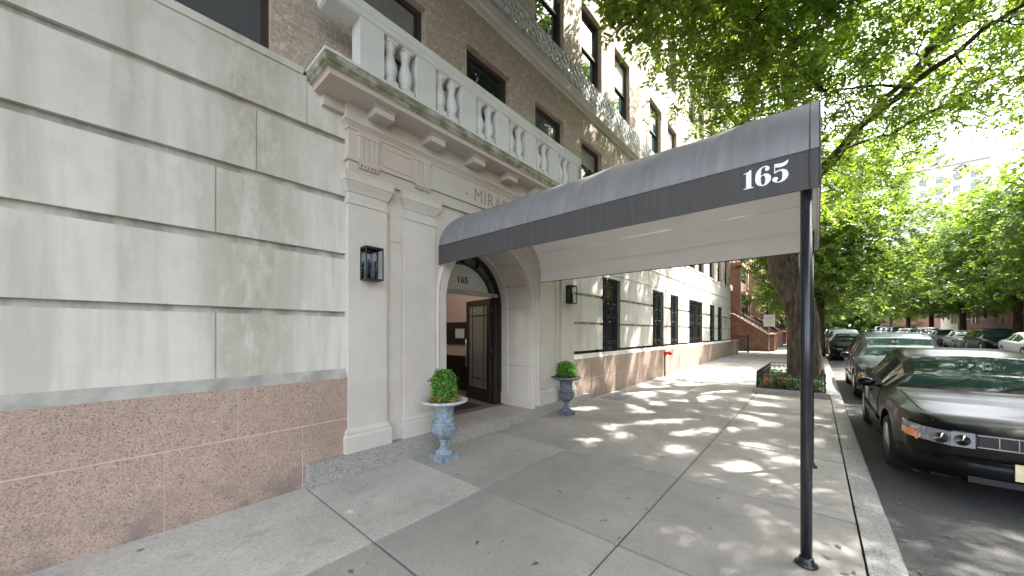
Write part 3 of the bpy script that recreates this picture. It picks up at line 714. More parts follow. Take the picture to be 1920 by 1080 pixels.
# front cheeks closing the vestibule behind the frame
MB().box(XD - .085, XD - .095, YC + .9, YC + 1.5, .18, 3.2).box(XD - .085, XD - .095, YC - 1.3, YC - .9, .18, 3.2).build('vestibule_cheek', 'plaster', B)
MB().add([(x0, y0, .178), (x1 + .2, y0, .178), (x1 + .2, y1, .178), (x0, y1, .178)], [(0, 1, 2, 3)]).build('vestibule_floor', 'lobby_floor', B)
MB().box(x0, x1 - .01, y1 - .02, y1 - .001, .18, 1.02).box(x0 + .001, x0 + .02, y0, y1 - .02, .18, 1.02).build('dado', 'dark_wood', B)
tag(MB().box(XD - .06, XD - .7, YC - .5, YC + .55, .1795, .187).build('door_mat', 'numeral_dark'), 'dark mat just inside the open entrance door', 'mat')
nb = thing('notice_board', 'dark framed board with a pale notice on vestibule wall', 'notice board', (XD - 1.9, y1 - .02, 1.4))
MB().box(XD - 2.35, XD - 1.2, y1 - .04, y1 - .003, 1.30, 1.84).build('frame', 'dark_wood', nb); MB().box(XD - 1.95, XD - 1.62, y1 - .045, y1 - .0405, 1.45, 1.68).build('notice', 'sign_grey', nb)
cl = thing('ceiling_lamp', 'warm glowing round lamp on the vestibule ceiling', 'lamp', (XD - 1.3, YC, 3.15))
MB().lathe([(.14, 3.10), (.14, 3.17), (.05, 3.199)], (XD - 1.3, YC, 0), 20).build('shade', 'bronze', cl)
MB().lathe([(.02, 3.02), (.09, 3.04), (.12, 3.10)], (XD - 1.3, YC, 0), 20).build('globe', 'lit_bulb', cl)
pl_ = bpy.data.lights.new('lamp_light', 'POINT'); pl_.energy = 5; pl_.color = (1, .86, .70); pl_.shadow_soft_size = .1
po = bpy.data.objects.new('lamp_light', pl_); COL.objects.link(po); po.parent = cl; po.location = (0, 0, -.22)

# --- wall lanterns
def lantern(yc, xw, label):
    t = thing('wall_lantern', label, 'lantern', (xw, yc, 2.2), 'black box lanterns flanking the entrance')
    z0, z1, hw, dp = 2.20, 2.56, .105, .15; b = .011; f = MB(); X0, X1 = xw + .006, xw + dp
    for x in (X0, X1 - b):
        for y in (yc - hw, yc + hw - b): f.box(x, x + b, y, y + b, z0 + b, z1 - b)
    for z in (z0, z1 - b):
        f.box(X0, X1, yc - hw, yc - hw + b, z, z + b); f.box(X0, X1, yc + hw - b, yc + hw, z, z + b); f.box(X0, X0 + b, yc - hw + b, yc + hw - b, z, z + b); f.box(X1 - b, X1, yc - hw + b, yc + hw - b, z, z + b)
    f.box(X0, X1, yc - hw, yc + hw, z1 + .0005, z1 + .012); f.box(X0, X1, yc - hw, yc + hw, z0 - .006, z0 - .0005)
    f.build('frame', 'black_iron', t)
    MB().box(xw + .0006, xw + .0056, yc - hw, yc + hw, z0, z1).build('back_plate', 'mirror_glass', t)
    g = MB(); g.box(X1 - .004, X1 - .002, yc - hw + b, yc + hw - b, z0 + b, z1 - b); g.box(X0 + b, X1 - b, yc - hw + .002, yc - hw + .004, z0 + b, z1 - b); g.box(X0 + b, X1 - b, yc + hw - .004, yc + hw - .002, z0 + b, z1 - b)
    g.build('pane', 'clear_glass', t)
    c = MB()
    for o_ in (-.04, .04): c.lathe([(.013, z0 + .01), (.013, z0 + .14), (.006, z0 + .15), (.015, z0 + .175), (.013, z0 + .2), (.003, z0 + .235)], (xw + .075, yc + o_, 0), 10)
    c.build('candle_bulb', 'black_iron', t)
lantern(1.99, XF + .05, 'black box lantern on the pilaster left of the entrance, nearest the camera')
lantern(6.36, XF + .05, 'smaller looking black box lantern on the pilaster beyond the awning')

# ---------------------------------------------------------------- awning
AW = thing('entrance_awning', 'long grey barrel awning numbered 165 reaching from door to kerb on black poles', 'awning', (-2, 4.22, 0))
Y0, Y1, ZB, ZV, RH, RZ = 3.03, 5.42, 2.55, 2.80, 1.195, .68
YCc = (Y0 + Y1) / 2; XA0, XA1 = -3.99, .02
def arch_pt(a, dr=0.): return (YCc - (RH + dr) * math.cos(a), ZV + (RZ + dr) * math.sin(a))
nx = 34; na = 36
def cover(dr, xs, wob=.0):
    mb = MB(); vs = []
    for i, x in enumerate(xs):
        for k in range(na + 1):
            y, z = arch_pt(math.pi * k / na, dr)
            w_ = wob * (math.sin(x * 5.2 + k * .3) * .5 + math.sin(x * 11 + k * .7) * .25) * math.sin(math.pi * k / na)
            vs.append((x, y, z + w_))
    n = na + 1
    return mb.add(vs, [(i * n + k, i * n + k + 1, (i + 1) * n + k + 1, (i + 1) * n + k) for i in range(len(xs) - 1) for k in range(na)], True)
xs = [XA0 + (XA1 - XA0) * i / nx for i in range(nx + 1)]
cover(.0, xs, .02).build('cover', 'awning_cloth', AW)
cover(-.02, [XA0 + (XA1 - .012 - XA0) * i / nx for i in range(nx + 1)], .018).build('lining', 'awning_lining', AW)
for nm, y, s_ in (('valance', Y0, -1), ('valance', Y1, 1)):
    MB().box(XA0, XA1, y, y + s_ * .006, ZB, ZV + .004).build(nm, 'awning_cloth_shaded', AW)
    MB().box(XA0, XA1 - .012, y - s_ * .001, y - s_ * .006, ZB + .004, ZV + .01).build('valance_lining', 'awning_lining', AW)
    MB().box(XA0, XA1, y - s_ * .004, y + s_ * .010, ZB - .006, ZB + .012).build('hem', 'awning_cloth_shaded', AW)
fp = [(Y0, ZB), (Y1, ZB)] + [arch_pt(math.pi * (1 - k / na), .001) for k in range(na + 1)]
MB().poly_prism(fp, XA1 - .0005, XA1 + .006).build('front_panel', 'awning_cloth', AW)
fp2 = [(Y0 + .01, ZB + .004), (Y1 - .01, ZB + .004)] + [arch_pt(math.pi * (1 - k / na), -.012) for k in range(na + 1)]
MB().poly_prism(fp2, XA1 - .008, XA1 - .002).build('front_lining', 'awning_lining', AW)
sm_ = MB()                                            # piping along the front edge and the eaves
for x in (XA1 - .0, XA1 - .05): sm_.tube([(x, *arch_pt(math.pi * k / na, .001)) for k in range(na + 1)], .004, 6)
for x in (XA1 - .0, XA1 - .05):
    for y in (Y0 - .007, Y1 + .007): sm_.tube([(x, y, ZB), (x, y, ZV)], .005, 6)
for y in (Y0 - .004, Y1 + .004): sm_.tube([(XA0, y, ZV), (XA1, y, ZV)], .006, 6)
sm_.build('piping', 'awning_cloth_shaded', AW)
fr = MB()                                             # inner rails seen from below
for a in (.42, 2.72):
    y, z = arch_pt(a, -.024); MB().tube([(XA0 + .05, y, z), (XA1 - .03, y, z)], .004, 6).build('lining_seam', 'awning_lining', AW)
for y in (3.13, 5.38):
    g_ = gz(y)
    p = MB().tube([(-.05, y, g_ + .01), (-.05, y, ZV - .02)], .033, 14).build('pole', 'pole_paint', AW)
    MB().lathe([(.065, g_), (.065, g_ + .012), (.045, g_ + .02), (.04, g_ + .05), (.034, g_ + .055)], (-.05, y, 0), 16).build('foot', 'pole_paint', p)
# numerals in a fat-face serif, drawn as outlines
def curve_shape(splines, name, mat, parent, mx, depth=.002):
    cu = bpy.data.curves.new(name, 'CURVE'); cu.dimensions = '2D'; cu.fill_mode = 'BOTH'; cu.extrude = depth; cu.resolution_u = 8
    for pts in splines:
        sp = cu.splines.new('BEZIER'); sp.bezier_points.add(len(pts) - 1); sp.use_cyclic_u = True
        for bp, (x, y, k) in zip(sp.bezier_points, pts):
            bp.co = (x, y, 0); t = 'AUTO' if k else 'VECTOR'; bp.handle_left_type = t; bp.handle_right_type = t
    to = bpy.data.objects.new(name, cu); COL.objects.link(to); bpy.context.view_layer.update()
    me = bpy.data.meshes.new_from_object(to.evaluated_get(bpy.context.evaluated_depsgraph_get())); bpy.data.objects.remove(to)
    me.transform(mx); off = Vector((0, 0, 0)); p = parent
    while p is not None: off += p.location; p = p.parent
    me.transform(Matrix.Translation(-off)); me.materials.clear(); me.materials.append(M[mat])
    o = bpy.data.objects.new(name, me); COL.objects.link(o); o.parent = parent; return o
d1 = [[(.02, 0, 0), (.46, 0, 0), (.46, .04, 0), (.36, .06, 0), (.36, 1.0, 0), (.29, 1.0, 0), (.22, .93, 1), (.10, .89, 1), (.02, .885, 0), (.02, .84, 0), (.13, .84, 0), (.13, .06, 0), (.02, .04, 0)]]
d6 = [[(.62, .86, 1), (.555, .985, 1), (.36, 1.02, 1), (.12, .86, 1), (.02, .46, 1), (.10, .12, 1), (.34, -.02, 1), (.58, .08, 1), (.68, .32, 1), (.60, .54, 1), (.42, .62, 1), (.27, .57, 1), (.27, .72, 1), (.30, .92, 1), (.38, .965, 1), (.47, .95, 1), (.43, .86, 1), (.47, .76, 1), (.57, .76, 1)],
      [(.27, .48, 1), (.35, .545, 1), (.42, .46, 1), (.44, .30, 1), (.41, .10, 1), (.345, .03, 1), (.28, .12, 1), (.26, .30, 1)]]
d5 = [[(.10, 1.0, 0), (.30, .965, 1), (.50, .985, 1), (.64, 1.06, 0), (.66, 1.05, 0), (.60, .86, 1), (.40, .77, 1), (.135, .80, 0), (.135, .58, 0), (.30, .64, 1), (.52, .60, 1), (.66, .36, 1), (.58, .10, 1), (.32, -.02, 1), (.10, .05, 1), (.02, .18, 1), (.06, .28, 1), (.16, .30, 1), (.25, .22, 1), (.22, .12, 1), (.19, .07, 1), (.27, .03, 1), (.37, .08, 1), (.42, .32, 1), (.38, .54, 1), (.28, .575, 1), (.14, .50, 0), (.095, .50, 0)]]
# valance text plane: x to the right is +X, up is Z, facing -Y
def onval(x, z, sc): return Matrix.Translation((x, Y0 - .0085, z)) @ Euler((R(90), 0, 0)).to_matrix().to_4x4() @ Matrix.Scale(sc, 4)
for sh, dx in ((d1, 0), (d6, .070), (d5, .168)):
    curve_shape(sh, 'house_number', 'white_print', AW, onval(-.40 + dx, 2.632, .131) @ Matrix.Diagonal((1.05, 1, 1, 1)))

# ---------------------------------------------------------------- leaves
def leaf_mesh(name, C, mat, parent=None, n_per=14, L=.34, lw=.045, ll=.10, seed=1, up=.5, kind=None, loc_off=None, label=None, pin=True):
    """C: (N,3) spray centres.  Each spray is a short twig with leaflets in pairs"""
    g = np.random.default_rng(seed); N = len(C)
    th = g.uniform(0, 2 * np.pi, N); pit = g.normal(-.25, .35, N)
    D = np.stack([np.cos(th) * np.cos(pit), np.sin(th) * np.cos(pit), np.sin(pit)], 1)
    U = np.stack([g.normal(0, .35, N), g.normal(0, .35, N), np.ones(N)], 1)
    S = np.cross(D, U); S /= np.linalg.norm(S, axis=1)[:, None]; U = np.cross(S, D)
    t = (np.arange(n_per) // 2 + .5) / (n_per / 2); side = np.where(np.arange(n_per) % 2, 1., -1.)
    base = C[:, None, :] + D[:, None, :] * (t[None, :, None] - .5) * L + g.normal(0, .012, (N, n_per, 3))
    base[..., 2] -= (t ** 2)[None, :] * L * .25
    ang_ = g.normal(.55, .2, (N, n_per)) ; dirv = D[:, None, :] * np.sin(ang_)[..., None] + S[:, None, :] * (np.cos(ang_) * side[None, :])[..., None] + g.normal(0, .22, (N, n_per, 3)); dirv[..., 2] -= .15
    dirv /= np.linalg.norm(dirv, axis=2)[..., None]
    nv = U[:, None, :] + g.normal(0, .35, (N, n_per, 3)); wv_ = np.cross(dirv, nv); wv_ /= np.linalg.norm(wv_, axis=2)[..., None]
    sc = g.uniform(.75, 1.2, (N, n_per, 1)); l = ll * sc; w_ = lw * sc * .5
    V = np.stack([base, base + dirv * l * .45 + wv_ * w_, base + dirv * l, base + dirv * l * .45 - wv_ * w_], 2).reshape(-1, 3)
    off = np.zeros(3); p = parent
    while p is not None: off += np.array(p.location); p = p.parent
    V = (V - off).astype(np.float32); nq = len(V) // 4
    me = bpy.data.meshes.new(name); me.vertices.add(len(V)); me.vertices.foreach_set('co', V.ravel())
    me.loops.add(nq * 4); me.loops.foreach_set('vertex_index', np.arange(nq * 4, dtype=np.int32))
    me.polygons.add(nq); me.polygons.foreach_set('loop_start', np.arange(0, nq * 4, 4, dtype=np.int32)); me.polygons.foreach_set('loop_total', np.full(nq, 4, dtype=np.int32))
    me.materials.append(M[mat]); me.update(calc_edges=True)
    o = bpy.data.objects.new(name, me); COL.objects.link(o)
    if parent is not None: o.parent = parent
    if kind: o['kind'] = kind
    return o
def bez(a, b, n=6, sag=.1, seed=0):
    r = random.Random(seed); a, b = Vector(a), Vector(b); pts = [a]; L = (b - a).length
    off = Vector((r.uniform(-1, 1), r.uniform(-1, 1), r.uniform(0, 1))) * L * sag
    for i in range(1, n): t = i / n; pts.append(a.lerp(b, t) + off * math.sin(math.pi * t) + Vector((r.uniform(-1, 1), r.uniform(-1, 1), r.uniform(-1, 1))) * L * .018)
    return pts + [b]
def make_tree(root, trunk, trad, limbs, seed, crown_c, crown_r, ntip, per_tip, lam=1., leafmat='leaf', L=.34, lw=.045, ll=.10, keep=None, zmin=3.6, spread=.62, cut=None):
    """trunk: polyline; limbs: list of (start, end, r). tips spread over an ellipsoid and joined to the nearest limb"""
    r = random.Random(seed); g = np.random.default_rng(seed)
    tk = MB(); tk.tube(trunk, trad, 14); tk.build('trunk', 'bark', root)
    br = MB(); nodes = []
    for i, lm in enumerate(limbs):
        a, b, r0 = lm[:3]; tp = lm[3] if len(lm) > 3 else .72
        pts = bez(a, b, 8, .10, seed * 31 + i); n = len(pts)
        br.tube(pts, [r0 * (1 - tp * k / (n - 1)) for k in range(n)], 8)
        for k in range(2, n): nodes.append((pts[k], r0 * (1 - tp * k / (n - 1))))
    tips = []
    cc = Vector(crown_c); cr = Vector(crown_r)
    tries = 0
    while len(tips) < ntip and tries < ntip * 30:
        tries += 1
        v = Vector((r.gauss(0, 1), r.gauss(0, 1), r.gauss(0, 1))).normalized() * (r.random() ** .38)
        p = cc + Vector((v.x * cr.x, v.y * cr.y, v.z * cr.z))
        if p.z < zmin or (cut and cut(p)): continue
        if keep and not keep(p, r): continue
        if any((p - q).length < .55 for q in tips): continue
        tips.append(p)
    for k, p in enumerate(tips):
        q, qr = min(nodes, key=lambda n_: (n_[0] - p).length + max(0, n_[0].z - p.z) * .7)
        pts = bez(q, p, 5, .10, seed * 77 + k); rr = min(qr * .6, .035); br.tube(pts, [rr * (1 - .85 * i / 5) for i in range(6)], 5)
        if k % 3 == 0: nodes += [(pts[3], .03)]
    br.build('limb', 'bark', root)
    T = np.array([tuple(p) for p in tips]); idx = np.repeat(np.arange(len(T)), per_tip)
    C = T[idx] + g.normal(0, 1, (len(idx), 3)) * np.array([spread, spread, spread * .62])
    C = C[C[:, 2] > zmin - .5]
    C = C[C[:, 0] > XW + (.5 if cut is None else .9)]
    if keep: 
        m_ = np.array([keep(Vector(c), r) for c in C]); C = C[m_]
    return leaf_mesh('crown', C, leafmat, root, L=L, lw=lw, ll=ll, seed=seed)
kx, ky = SUN.x / SUN.z, SUN.y / SUN.z
def blob(x, y, f=1.):
    x *= f; y *= f
    return math.sin(3.4 * x + 1.3 * y + 1.2 * math.sin(1.9 * y + .5)) * math.sin(2.9 * y - 1.1 * x + 1.3 * math.sin(1.6 * x)) + .35 * math.sin(6.1 * x - 4.3 * y + 1.)
def lit_want(x, y, z):
    """leaf sprays are left out where the photo shows the sun getting through"""
    k = z - 3.35; cx_, cy_ = x - kx * k, y - ky * k
    if -3.6 < cx_ < .1 and 3.24 < cy_ < 5.5 and (cy_ > 3.3 or cx_ > -2.75):
        return 1. if any(a < cx_ < b for a, b in ((-3.15, -2.8), (-2.6, -1.4), (-1.22, -.98), (-.92, -.38))) else 0.
    gx, gy = x - kx * z, y - ky * z
    if gx < XW:                                       # lands on the facade
        k = (x - XW) / kx; wy, wz = y - ky * k, z - k
        if wy < 6.0: return 0.
        if wy < 9.6 and wz < 3.4: return 1. if blob(wy * .8 + wz * .5, wz * .6 - wy * .4) > .15 else .1
        if wy < 24 and wz < 4.4: return 1. if blob(wy, wz) > .2 else .15
        return .2
    b = blob(gx, gy)
    if 4.3 < gy < 8.2 and -4 < gx < .1: return 1. if blob(gx, gy, 1.25) > .24 else 0.
    if 8.2 <= gy < 13.5 and gx < -1.7: return 1. if b > -.1 else .3
    if 8.2 <= gy < 13.5: return 1. if b > .4 else 0.
    if 13.5 <= gy < 32 and gx < .4: return 1. if blob(gx, gy, .8) > .38 else 0.
    return 0.
def keep(p, r, f=1.):
    # canopy top: keep some openings
    return r.random() > lit_want(p.x, p.y, p.z) * (1 if f == 1. else .75)

T1 = thing('street_tree', 'big leaning street tree in the railed bed behind the awning poles', 'tree', (-.2, 12.9, gz(12.9)), 'street trees along the kerb')
trunk1 = [(-.22, 12.9, .0), (-.24, 12.9, .35), (-.26, 12.9, .9), (-.28, 12.9, 1.9), (-.42, 12.9, 2.6), (-.68, 12.9, 3.3), (-.80, 12.85, 4.1), (-.86, 12.8, 4.9), (-.9, 12.7, 5.6)]
L1 = [((-.88, 12.75, 5.1), (-1.68, 12.4, 7.9), .24, .25), ((-1.68, 12.4, 7.8), (-.95, 12.0, 9.6), .19, .3), ((-.95, 12., 9.5), (-.2, 11., 12.), .12), ((-.9, 12.7, 5.4), (-.6, 12.1, 8.8), .17, .4), ((-.5, 12., 9.2), (.6, 12.6, 12.6), .09),
      ((-.50, 12.85, 2.6), (.12, 12.2, 5.9), .21, .5), ((.12, 12.2, 5.8), (1.75, 10.9, 7.3), .12), ((1.0, 11.5, 6.5), (2.9, 9.3, 6.9), .08), ((1.7, 10.9, 7.3), (4.3, 9.0, 9.4), .08),
      ((-.8, 12.85, 4.3), (-.3, 15.2, 6.6), .12), ((-.3, 15.2, 6.5), (.4, 17.3, 9.0), .08), ((-1.6, 12.3, 7.6), (-3.0, 10.2, 9.6), .08), ((.1, 12.2, 5.9), (1.6, 14.6, 7.2), .09), ((1.6, 14.6, 7.2), (4., 14.8, 8.4), .06), ((-1.5, 12.4, 7.2), (-3., 14, 8.8), .07)]
make_tree(T1, trunk1, [.50, .42, .385, .37, .375, .39, .33, .26, .2], L1, 5, (.55, 12.3, 8.4), (5.0, 5.6, 3.9), 225, 50, keep=keep, zmin=4.5, ll=.14, lw=.042, cut=lambda p: (p.x > .9 and p.z < 6.3) or p.x < -2.8)

T0 = thing('street_tree', 'unseen tall street tree added at the kerb behind the camera to shade the pale wall', 'tree', (.1, -3.2, 0), 'street trees along the kerb')  # unseen tree, added so its crown shades the near facade
L0 = [((.1, -3.1, 4.0), (-1.2, -.6, 7.4), .15), ((-1.2, -.6, 7.2), (-2.0, 2.2, 9.4), .1), ((.1, -3.1, 4.2), (.8, .2, 7.8), .15), ((.8, .2, 7.6), (.9, 3.4, 9.8), .1), ((.1, -3.2, 4.2), (.6, -4.6, 8.5), .14), ((.8, .2, 7.6), (3., 1.6, 9.2), .08), ((-1.2, -.6, 7.3), (-2.4, -2.4, 9.8), .08)]
make_tree(T0, [(.1, -3.2, -.05), (.1, -3.2, 1), (.12, -3.2, 3), (.1, -3.1, 4.3)], [.34, .28, .26, .22], L0, 9, (-.2, 2.6, 9.2), (4.2, 7.4, 2.3), 330, 80, keep=keep, zmin=6.3, ll=.13, lw=.07)

def generic_tree(x, y, seed, label, H=11., rx=4.2, mat='leaf_far', per=30, nt=110, zmin=3.4, group='street trees along the kerb', lean=0., crown_z=None):
    g_ = gz(y); T = thing('street_tree', label, 'tree', (x, y, g_), group); r = random.Random(seed)
    tr = [(x, y, g_ - .05), (x + .03, y, g_ + .6), (x + lean * .3, y, g_ + 2), (x + lean, y, g_ + 3.6)]
    lim = []
    for k in range(7):
        a = k * 2.4 + r.random(); rr = rx * r.uniform(.45, .8); st = (x + lean, y, g_ + 3.2)
        en_ = (x + lean + rr * math.cos(a), y + rr * math.sin(a), g_ + r.uniform(.52, .85) * H); lim.append((st, en_, .11))
    make_tree(T, tr, [.28, .23, .21, .19], lim, seed, (x + lean, y, g_ + H * .60), (rx, rx * 1.15, H * .40), nt, per, leafmat=mat, L=.5, lw=.10, ll=.19, zmin=g_ + zmin, spread=.75)
    return T
T2 = generic_tree(.15, 27.3, 21, 'second street tree up the block, trunk showing just right of the poles', 12.0, 4.3, nt=150, per=34, zmin=2.9)
def tcopy(src, x, y, rz, label, group=None, sc=1.):
    c = copy_tree(src); c.location = (x, y, gz(y)); c.rotation_euler = (0, 0, rz); c.scale = (sc, sc, sc); c['label'] = label
    if group: c['group'] = group
    return c
tcopy(T2, .1, 40.5, 2.1, 'third street tree along the near kerb, half hidden by the second')
tcopy(T2, .1, 53, 4.0, 'fourth street tree along the near kerb, small in the distance', sc=.95)
tcopy(T2, .2, 66, 1.0, 'fifth street tree along the near kerb, far up the block')
tcopy(T2, .2, 82, 3.1, 'farthest street tree on the near kerb')
G2 = 'street trees across the road'
TO = generic_tree(10.5, 17, 33, 'street tree across the road, nearest of that row', 11.5, 4.4, nt=140, per=32, zmin=3.1, group=G2)
for i, (y, lb) in enumerate([(5.5, 'street tree across the road at the right edge, beside the near cars'), (29, 'second street tree across the road, with a bright full crown'), (41, 'third tree across the road, crown meeting its neighbours'), (53, 'fourth tree across the road, above the silver cars'),
                             (65, 'fifth tree across the road, small in the distance'), (79, 'sixth tree across the road, pale green and far off'), (95, 'farthest tree of the row across the road')]):
    tcopy(TO, 10.5, y, i * 1.7 + .6, lb, G2, 1.0 if i < 5 else 1.1)
# woods closing the street
g = np.random.default_rng(4)
C = np.stack([g.uniform(-26, 34, 5200), g.uniform(120, 136, 5200), 0 * g.uniform(0, 1, 5200)], 1)
hgt = 9 + 3.5 * np.sin(C[:, 0] * .35) + 2 * np.sin(C[:, 0] * .9 + 2); C[:, 2] = gz(125) + g.uniform(0, 1, 5200) ** .7 * hgt
wd = leaf_mesh('park_trees', C, 'leaf_far', L=2.4, lw=.7, ll=1.1, seed=8, kind='stuff'); wd['label'] = 'hazy green wood of trees closing the far end of the street'; wd['category'] = 'trees'

# ---------------------------------------------------------------- tree bed with railing
def tree_bed(x0, x1, y0, y1, label, group='railed tree beds in the pavement', hh=.42):
    g_ = gz(y0); t = thing('tree_bed', label, 'tree bed', ((x0 + x1) / 2, (y0 + y1) / 2, g_), group)
    def Z(y): return gz(y)
    e = MB(); w_ = .13; zt = gz(y1) + .085
    e.box(x0, x1, y0, y0 + w_, g_ - .1, zt); e.box(x0, x1, y1 - w_, y1, g_ - .1, zt); e.box(x0, x0 + w_, y0 + w_, y1 - w_, g_ - .1, zt); e.box(x1 - w_, x1, y0 + w_, y1 - w_, g_ - .1, zt)
    e.build('stone_edging', 'granite_grey', t)
    MB().box(x0 + w_, x1 - w_, y0 + w_, y1 - w_, g_ - .1, zt - .02).build('soil', 'soil', t)
    f = MB(); a, b, c, d_ = x0 + .09, x1 - .09, y0 + .09, y1 - .09; zr = zt + hh
    for z in (zt + .03, zr - .1, zr):
        f.box(a, b, c - .01, c + .01, z - .01, z + .01); f.box(a, b, d_ - .01, d_ + .01, z - .01, z + .01); f.box(a - .01, a + .01, c, d_, z - .01, z + .01); f.box(b - .01, b + .01, c, d_, z - .01, z + .01)
    for (p, q) in ((( a, c), (b, c)), ((a, d_), (b, d_)), ((a, c), (a, d_)), ((b, c), (b, d_))):
        Lr = math.hypot(q[0] - p[0], q[1] - p[1]); n = int(Lr / .115)
        for i in range(n + 1):
            x = p[0] + (q[0] - p[0]) * i / n; y = p[1] + (q[1] - p[1]) * i / n; th = .011 if i in (0, n) else .006
            f.box(x - th, x + th, y - th, y + th, zt, zr + (.02 if th > .01 else 0))
    f.build('railing', 'black_iron', t)
    g = np.random.default_rng(int(y0)); n = 520
    C = np.stack([g.uniform(x0 + .15, x1 - .15, n), g.uniform(y0 + .15, y1 - .15, n), zt + g.uniform(0, .24, n)], 1)
    leaf_mesh('planting', C, 'ivy', t, L=.18, lw=.05, ll=.085, n_per=10, seed=int(y0) + 1)
    C = np.stack([g.uniform(x0 + .15, (x0 + x1) / 2, 46), g.uniform(y0 + .15, y0 + .9, 46), zt + g.uniform(.1, .28, 46)], 1)
    leaf_mesh('flowers', C, 'flower', t, L=.10, lw=.035, ll=.05, n_per=6, seed=int(y0) + 2)
tree_bed(-1.23, .25, 10.75, 14.4, 'railed tree bed of ivy and red flowers round the leaning tree')
tree_bed(-.85, .25, 26.0, 28.9, 'small distant railed tree bed round the second tree')
tree_bed(-.85, .25, 39.5, 42, 'tiny railed tree bed farthest up the pavement')

g = np.random.default_rng(12); n_ = 420
C = np.stack([g.uniform(-3.8, 3.0, n_), g.uniform(1.0, 16, n_), np.zeros(n_)], 1); C[:160, 0] = .46 + np.abs(g.normal(0, .16, 160)) + .02
C[160:250, 0] = .20 - np.abs(g.normal(0, .25, 90))
vs = []; fs = []
for k, (x, y, _) in enumerate(C):
    z = gz(y) + (.006 if x < .45 else -.122); a = g.uniform(0, 6.28); l_ = g.uniform(.012, .035); w2 = l_ * .4
    for dx, dy, dz in ((-l_, 0, 0), (0, -w2, .006), (l_, 0, .002), (0, w2, .004)): vs.append((x + dx * math.cos(a) - dy * math.sin(a), y + dx * math.sin(a) + dy * math.cos(a), z + dz))
    fs.append((4 * k, 4 * k + 1, 4 * k + 2, 4 * k + 3))
fl = MB().add(vs, fs).build('fallen_leaves', 'dry_leaf', kind='stuff'); fl['label'] = 'small dry leaves scattered on pavement and in the gutter'; fl['category'] = 'leaves'

# ---------------------------------------------------------------- urns
def urn(x, y, mat, rim, label, sc=1., plinth_rot=0.):
    g_ = gz(y); t = thing('urn_planter', label, 'urn', (x, y, g_), 'fluted cast iron urns by the entrance')
    def L(prof): return [(r * sc, z * sc + g_) for r, z in prof]
    b = MB(); hb = .125 * sc; b.box(x - hb, x + hb, y - hb, y + hb, g_, g_ + .055 * sc); b.box(x - hb * .86, x + hb * .86, y - hb * .86, y + hb * .86, g_ + .055 * sc, g_ + .072 * sc); b.build('base', mat, t)
    MB().lathe(L([(.105, .072), (.108, .082), (.10, .098), (.075, .112), (.056, .135), (.046, .17), (.043, .205), (.052, .222), (.060, .228), (.058, .240), (.045, .247)]), (x, y, 0), 28).build('foot', mat, t)
    MB().lathe(L([(.045, .247), (.075, .262), (.108, .292), (.134, .332), (.148, .375), (.147, .405), (.140, .428), (.150, .432), (.150, .44), (.128, .447)]), (x, y, 0), 96, flute=(1, 5, 24, .16)).build('bowl', mat, t)
    MB().lathe(L([(.128, .447), (.120, .47), (.113, .51), (.111, .56), (.116, .60), (.130, .64), (.145, .655), (.13, .66)]), (x, y, 0), 36).build('neck', mat, t)
    MB().lathe(L([(.135, .648), (.165, .656), (.215, .670), (.262, .688), (.285, .700), (.287, .714), (.268, .720), (.205, .712), (.175, .700)]), (x, y, 0), 72).build('rim', rim, t)
    MB().lathe(L([(.001, .70), (.19, .70), (.19, .704), (.001, .706)]), (x, y, 0), 20).build('soil', 'soil', t)
    return g_ + .70 * sc
U1 = (-3.53, 2.76); U2 = (-3.60, 5.72)
z1 = urn(*U1, 'urn_blue', 'urn_rim', 'large blue-grey weathered urn with pale rim, left of the awning', 1.04)
z2 = urn(*U2, 'urn_dark', 'urn_dark', 'darker slate urn on the far side of the door step', 1.0)
def boxwood(x, y, z, rx, h, seed, label, square=.6, skirt=None, mat='leaf_box'):
    t = thing('boxwood_shrub', label, 'shrub', (x, y, z), 'boxwoods growing in the urns'); g = np.random.default_rng(seed)
    MB().tube([(x, y, z - .02), (x, y, z + h * .7)], [.014, .006], 6).build('stem', 'bark', t)
    n = 1300; v = g.normal(0, 1, (n, 3)); p = (np.abs(v) ** 3.2).sum(1) ** (1 / 3.2) if square > .5 else np.linalg.norm(v, axis=1)
    v = v / p[:, None] * (g.uniform(0, 1, n) ** .22)[:, None]
    bumps = 1 + .16 * np.sin(v[:, 0] * 6 + seed) * np.sin(v[:, 2] * 5 + v[:, 1] * 4) 
    C = np.array([x, y, z + h * .52]) + v * np.array([rx, rx, h * .48]) * bumps[:, None] * .88
    leaf_mesh('foliage', C, mat, t, L=.075, lw=.022, ll=.044, n_per=8, seed=seed)
    if skirt:
        a = g.uniform(0, 6.28, 150); r_ = g.uniform(.09, .19, 150); C = np.stack([x + r_ * np.cos(a), y + r_ * np.sin(a), z + g.uniform(0, .075, 150)], 1)
        leaf_mesh('trailing_leaves', C, skirt, t, L=.06, lw=.02, ll=.034, n_per=8, seed=seed + 5)
boxwood(U1[0], U1[1], z1, .125, .40, 3, 'bright green boxwood clipped to a cube in the blue-grey urn', .6, 'leaf_yellow')
boxwood(U2[0], U2[1], z2, .175, .33, 6, 'rounder boxwood ball in the darker urn beyond the step', .3, 'ivy')

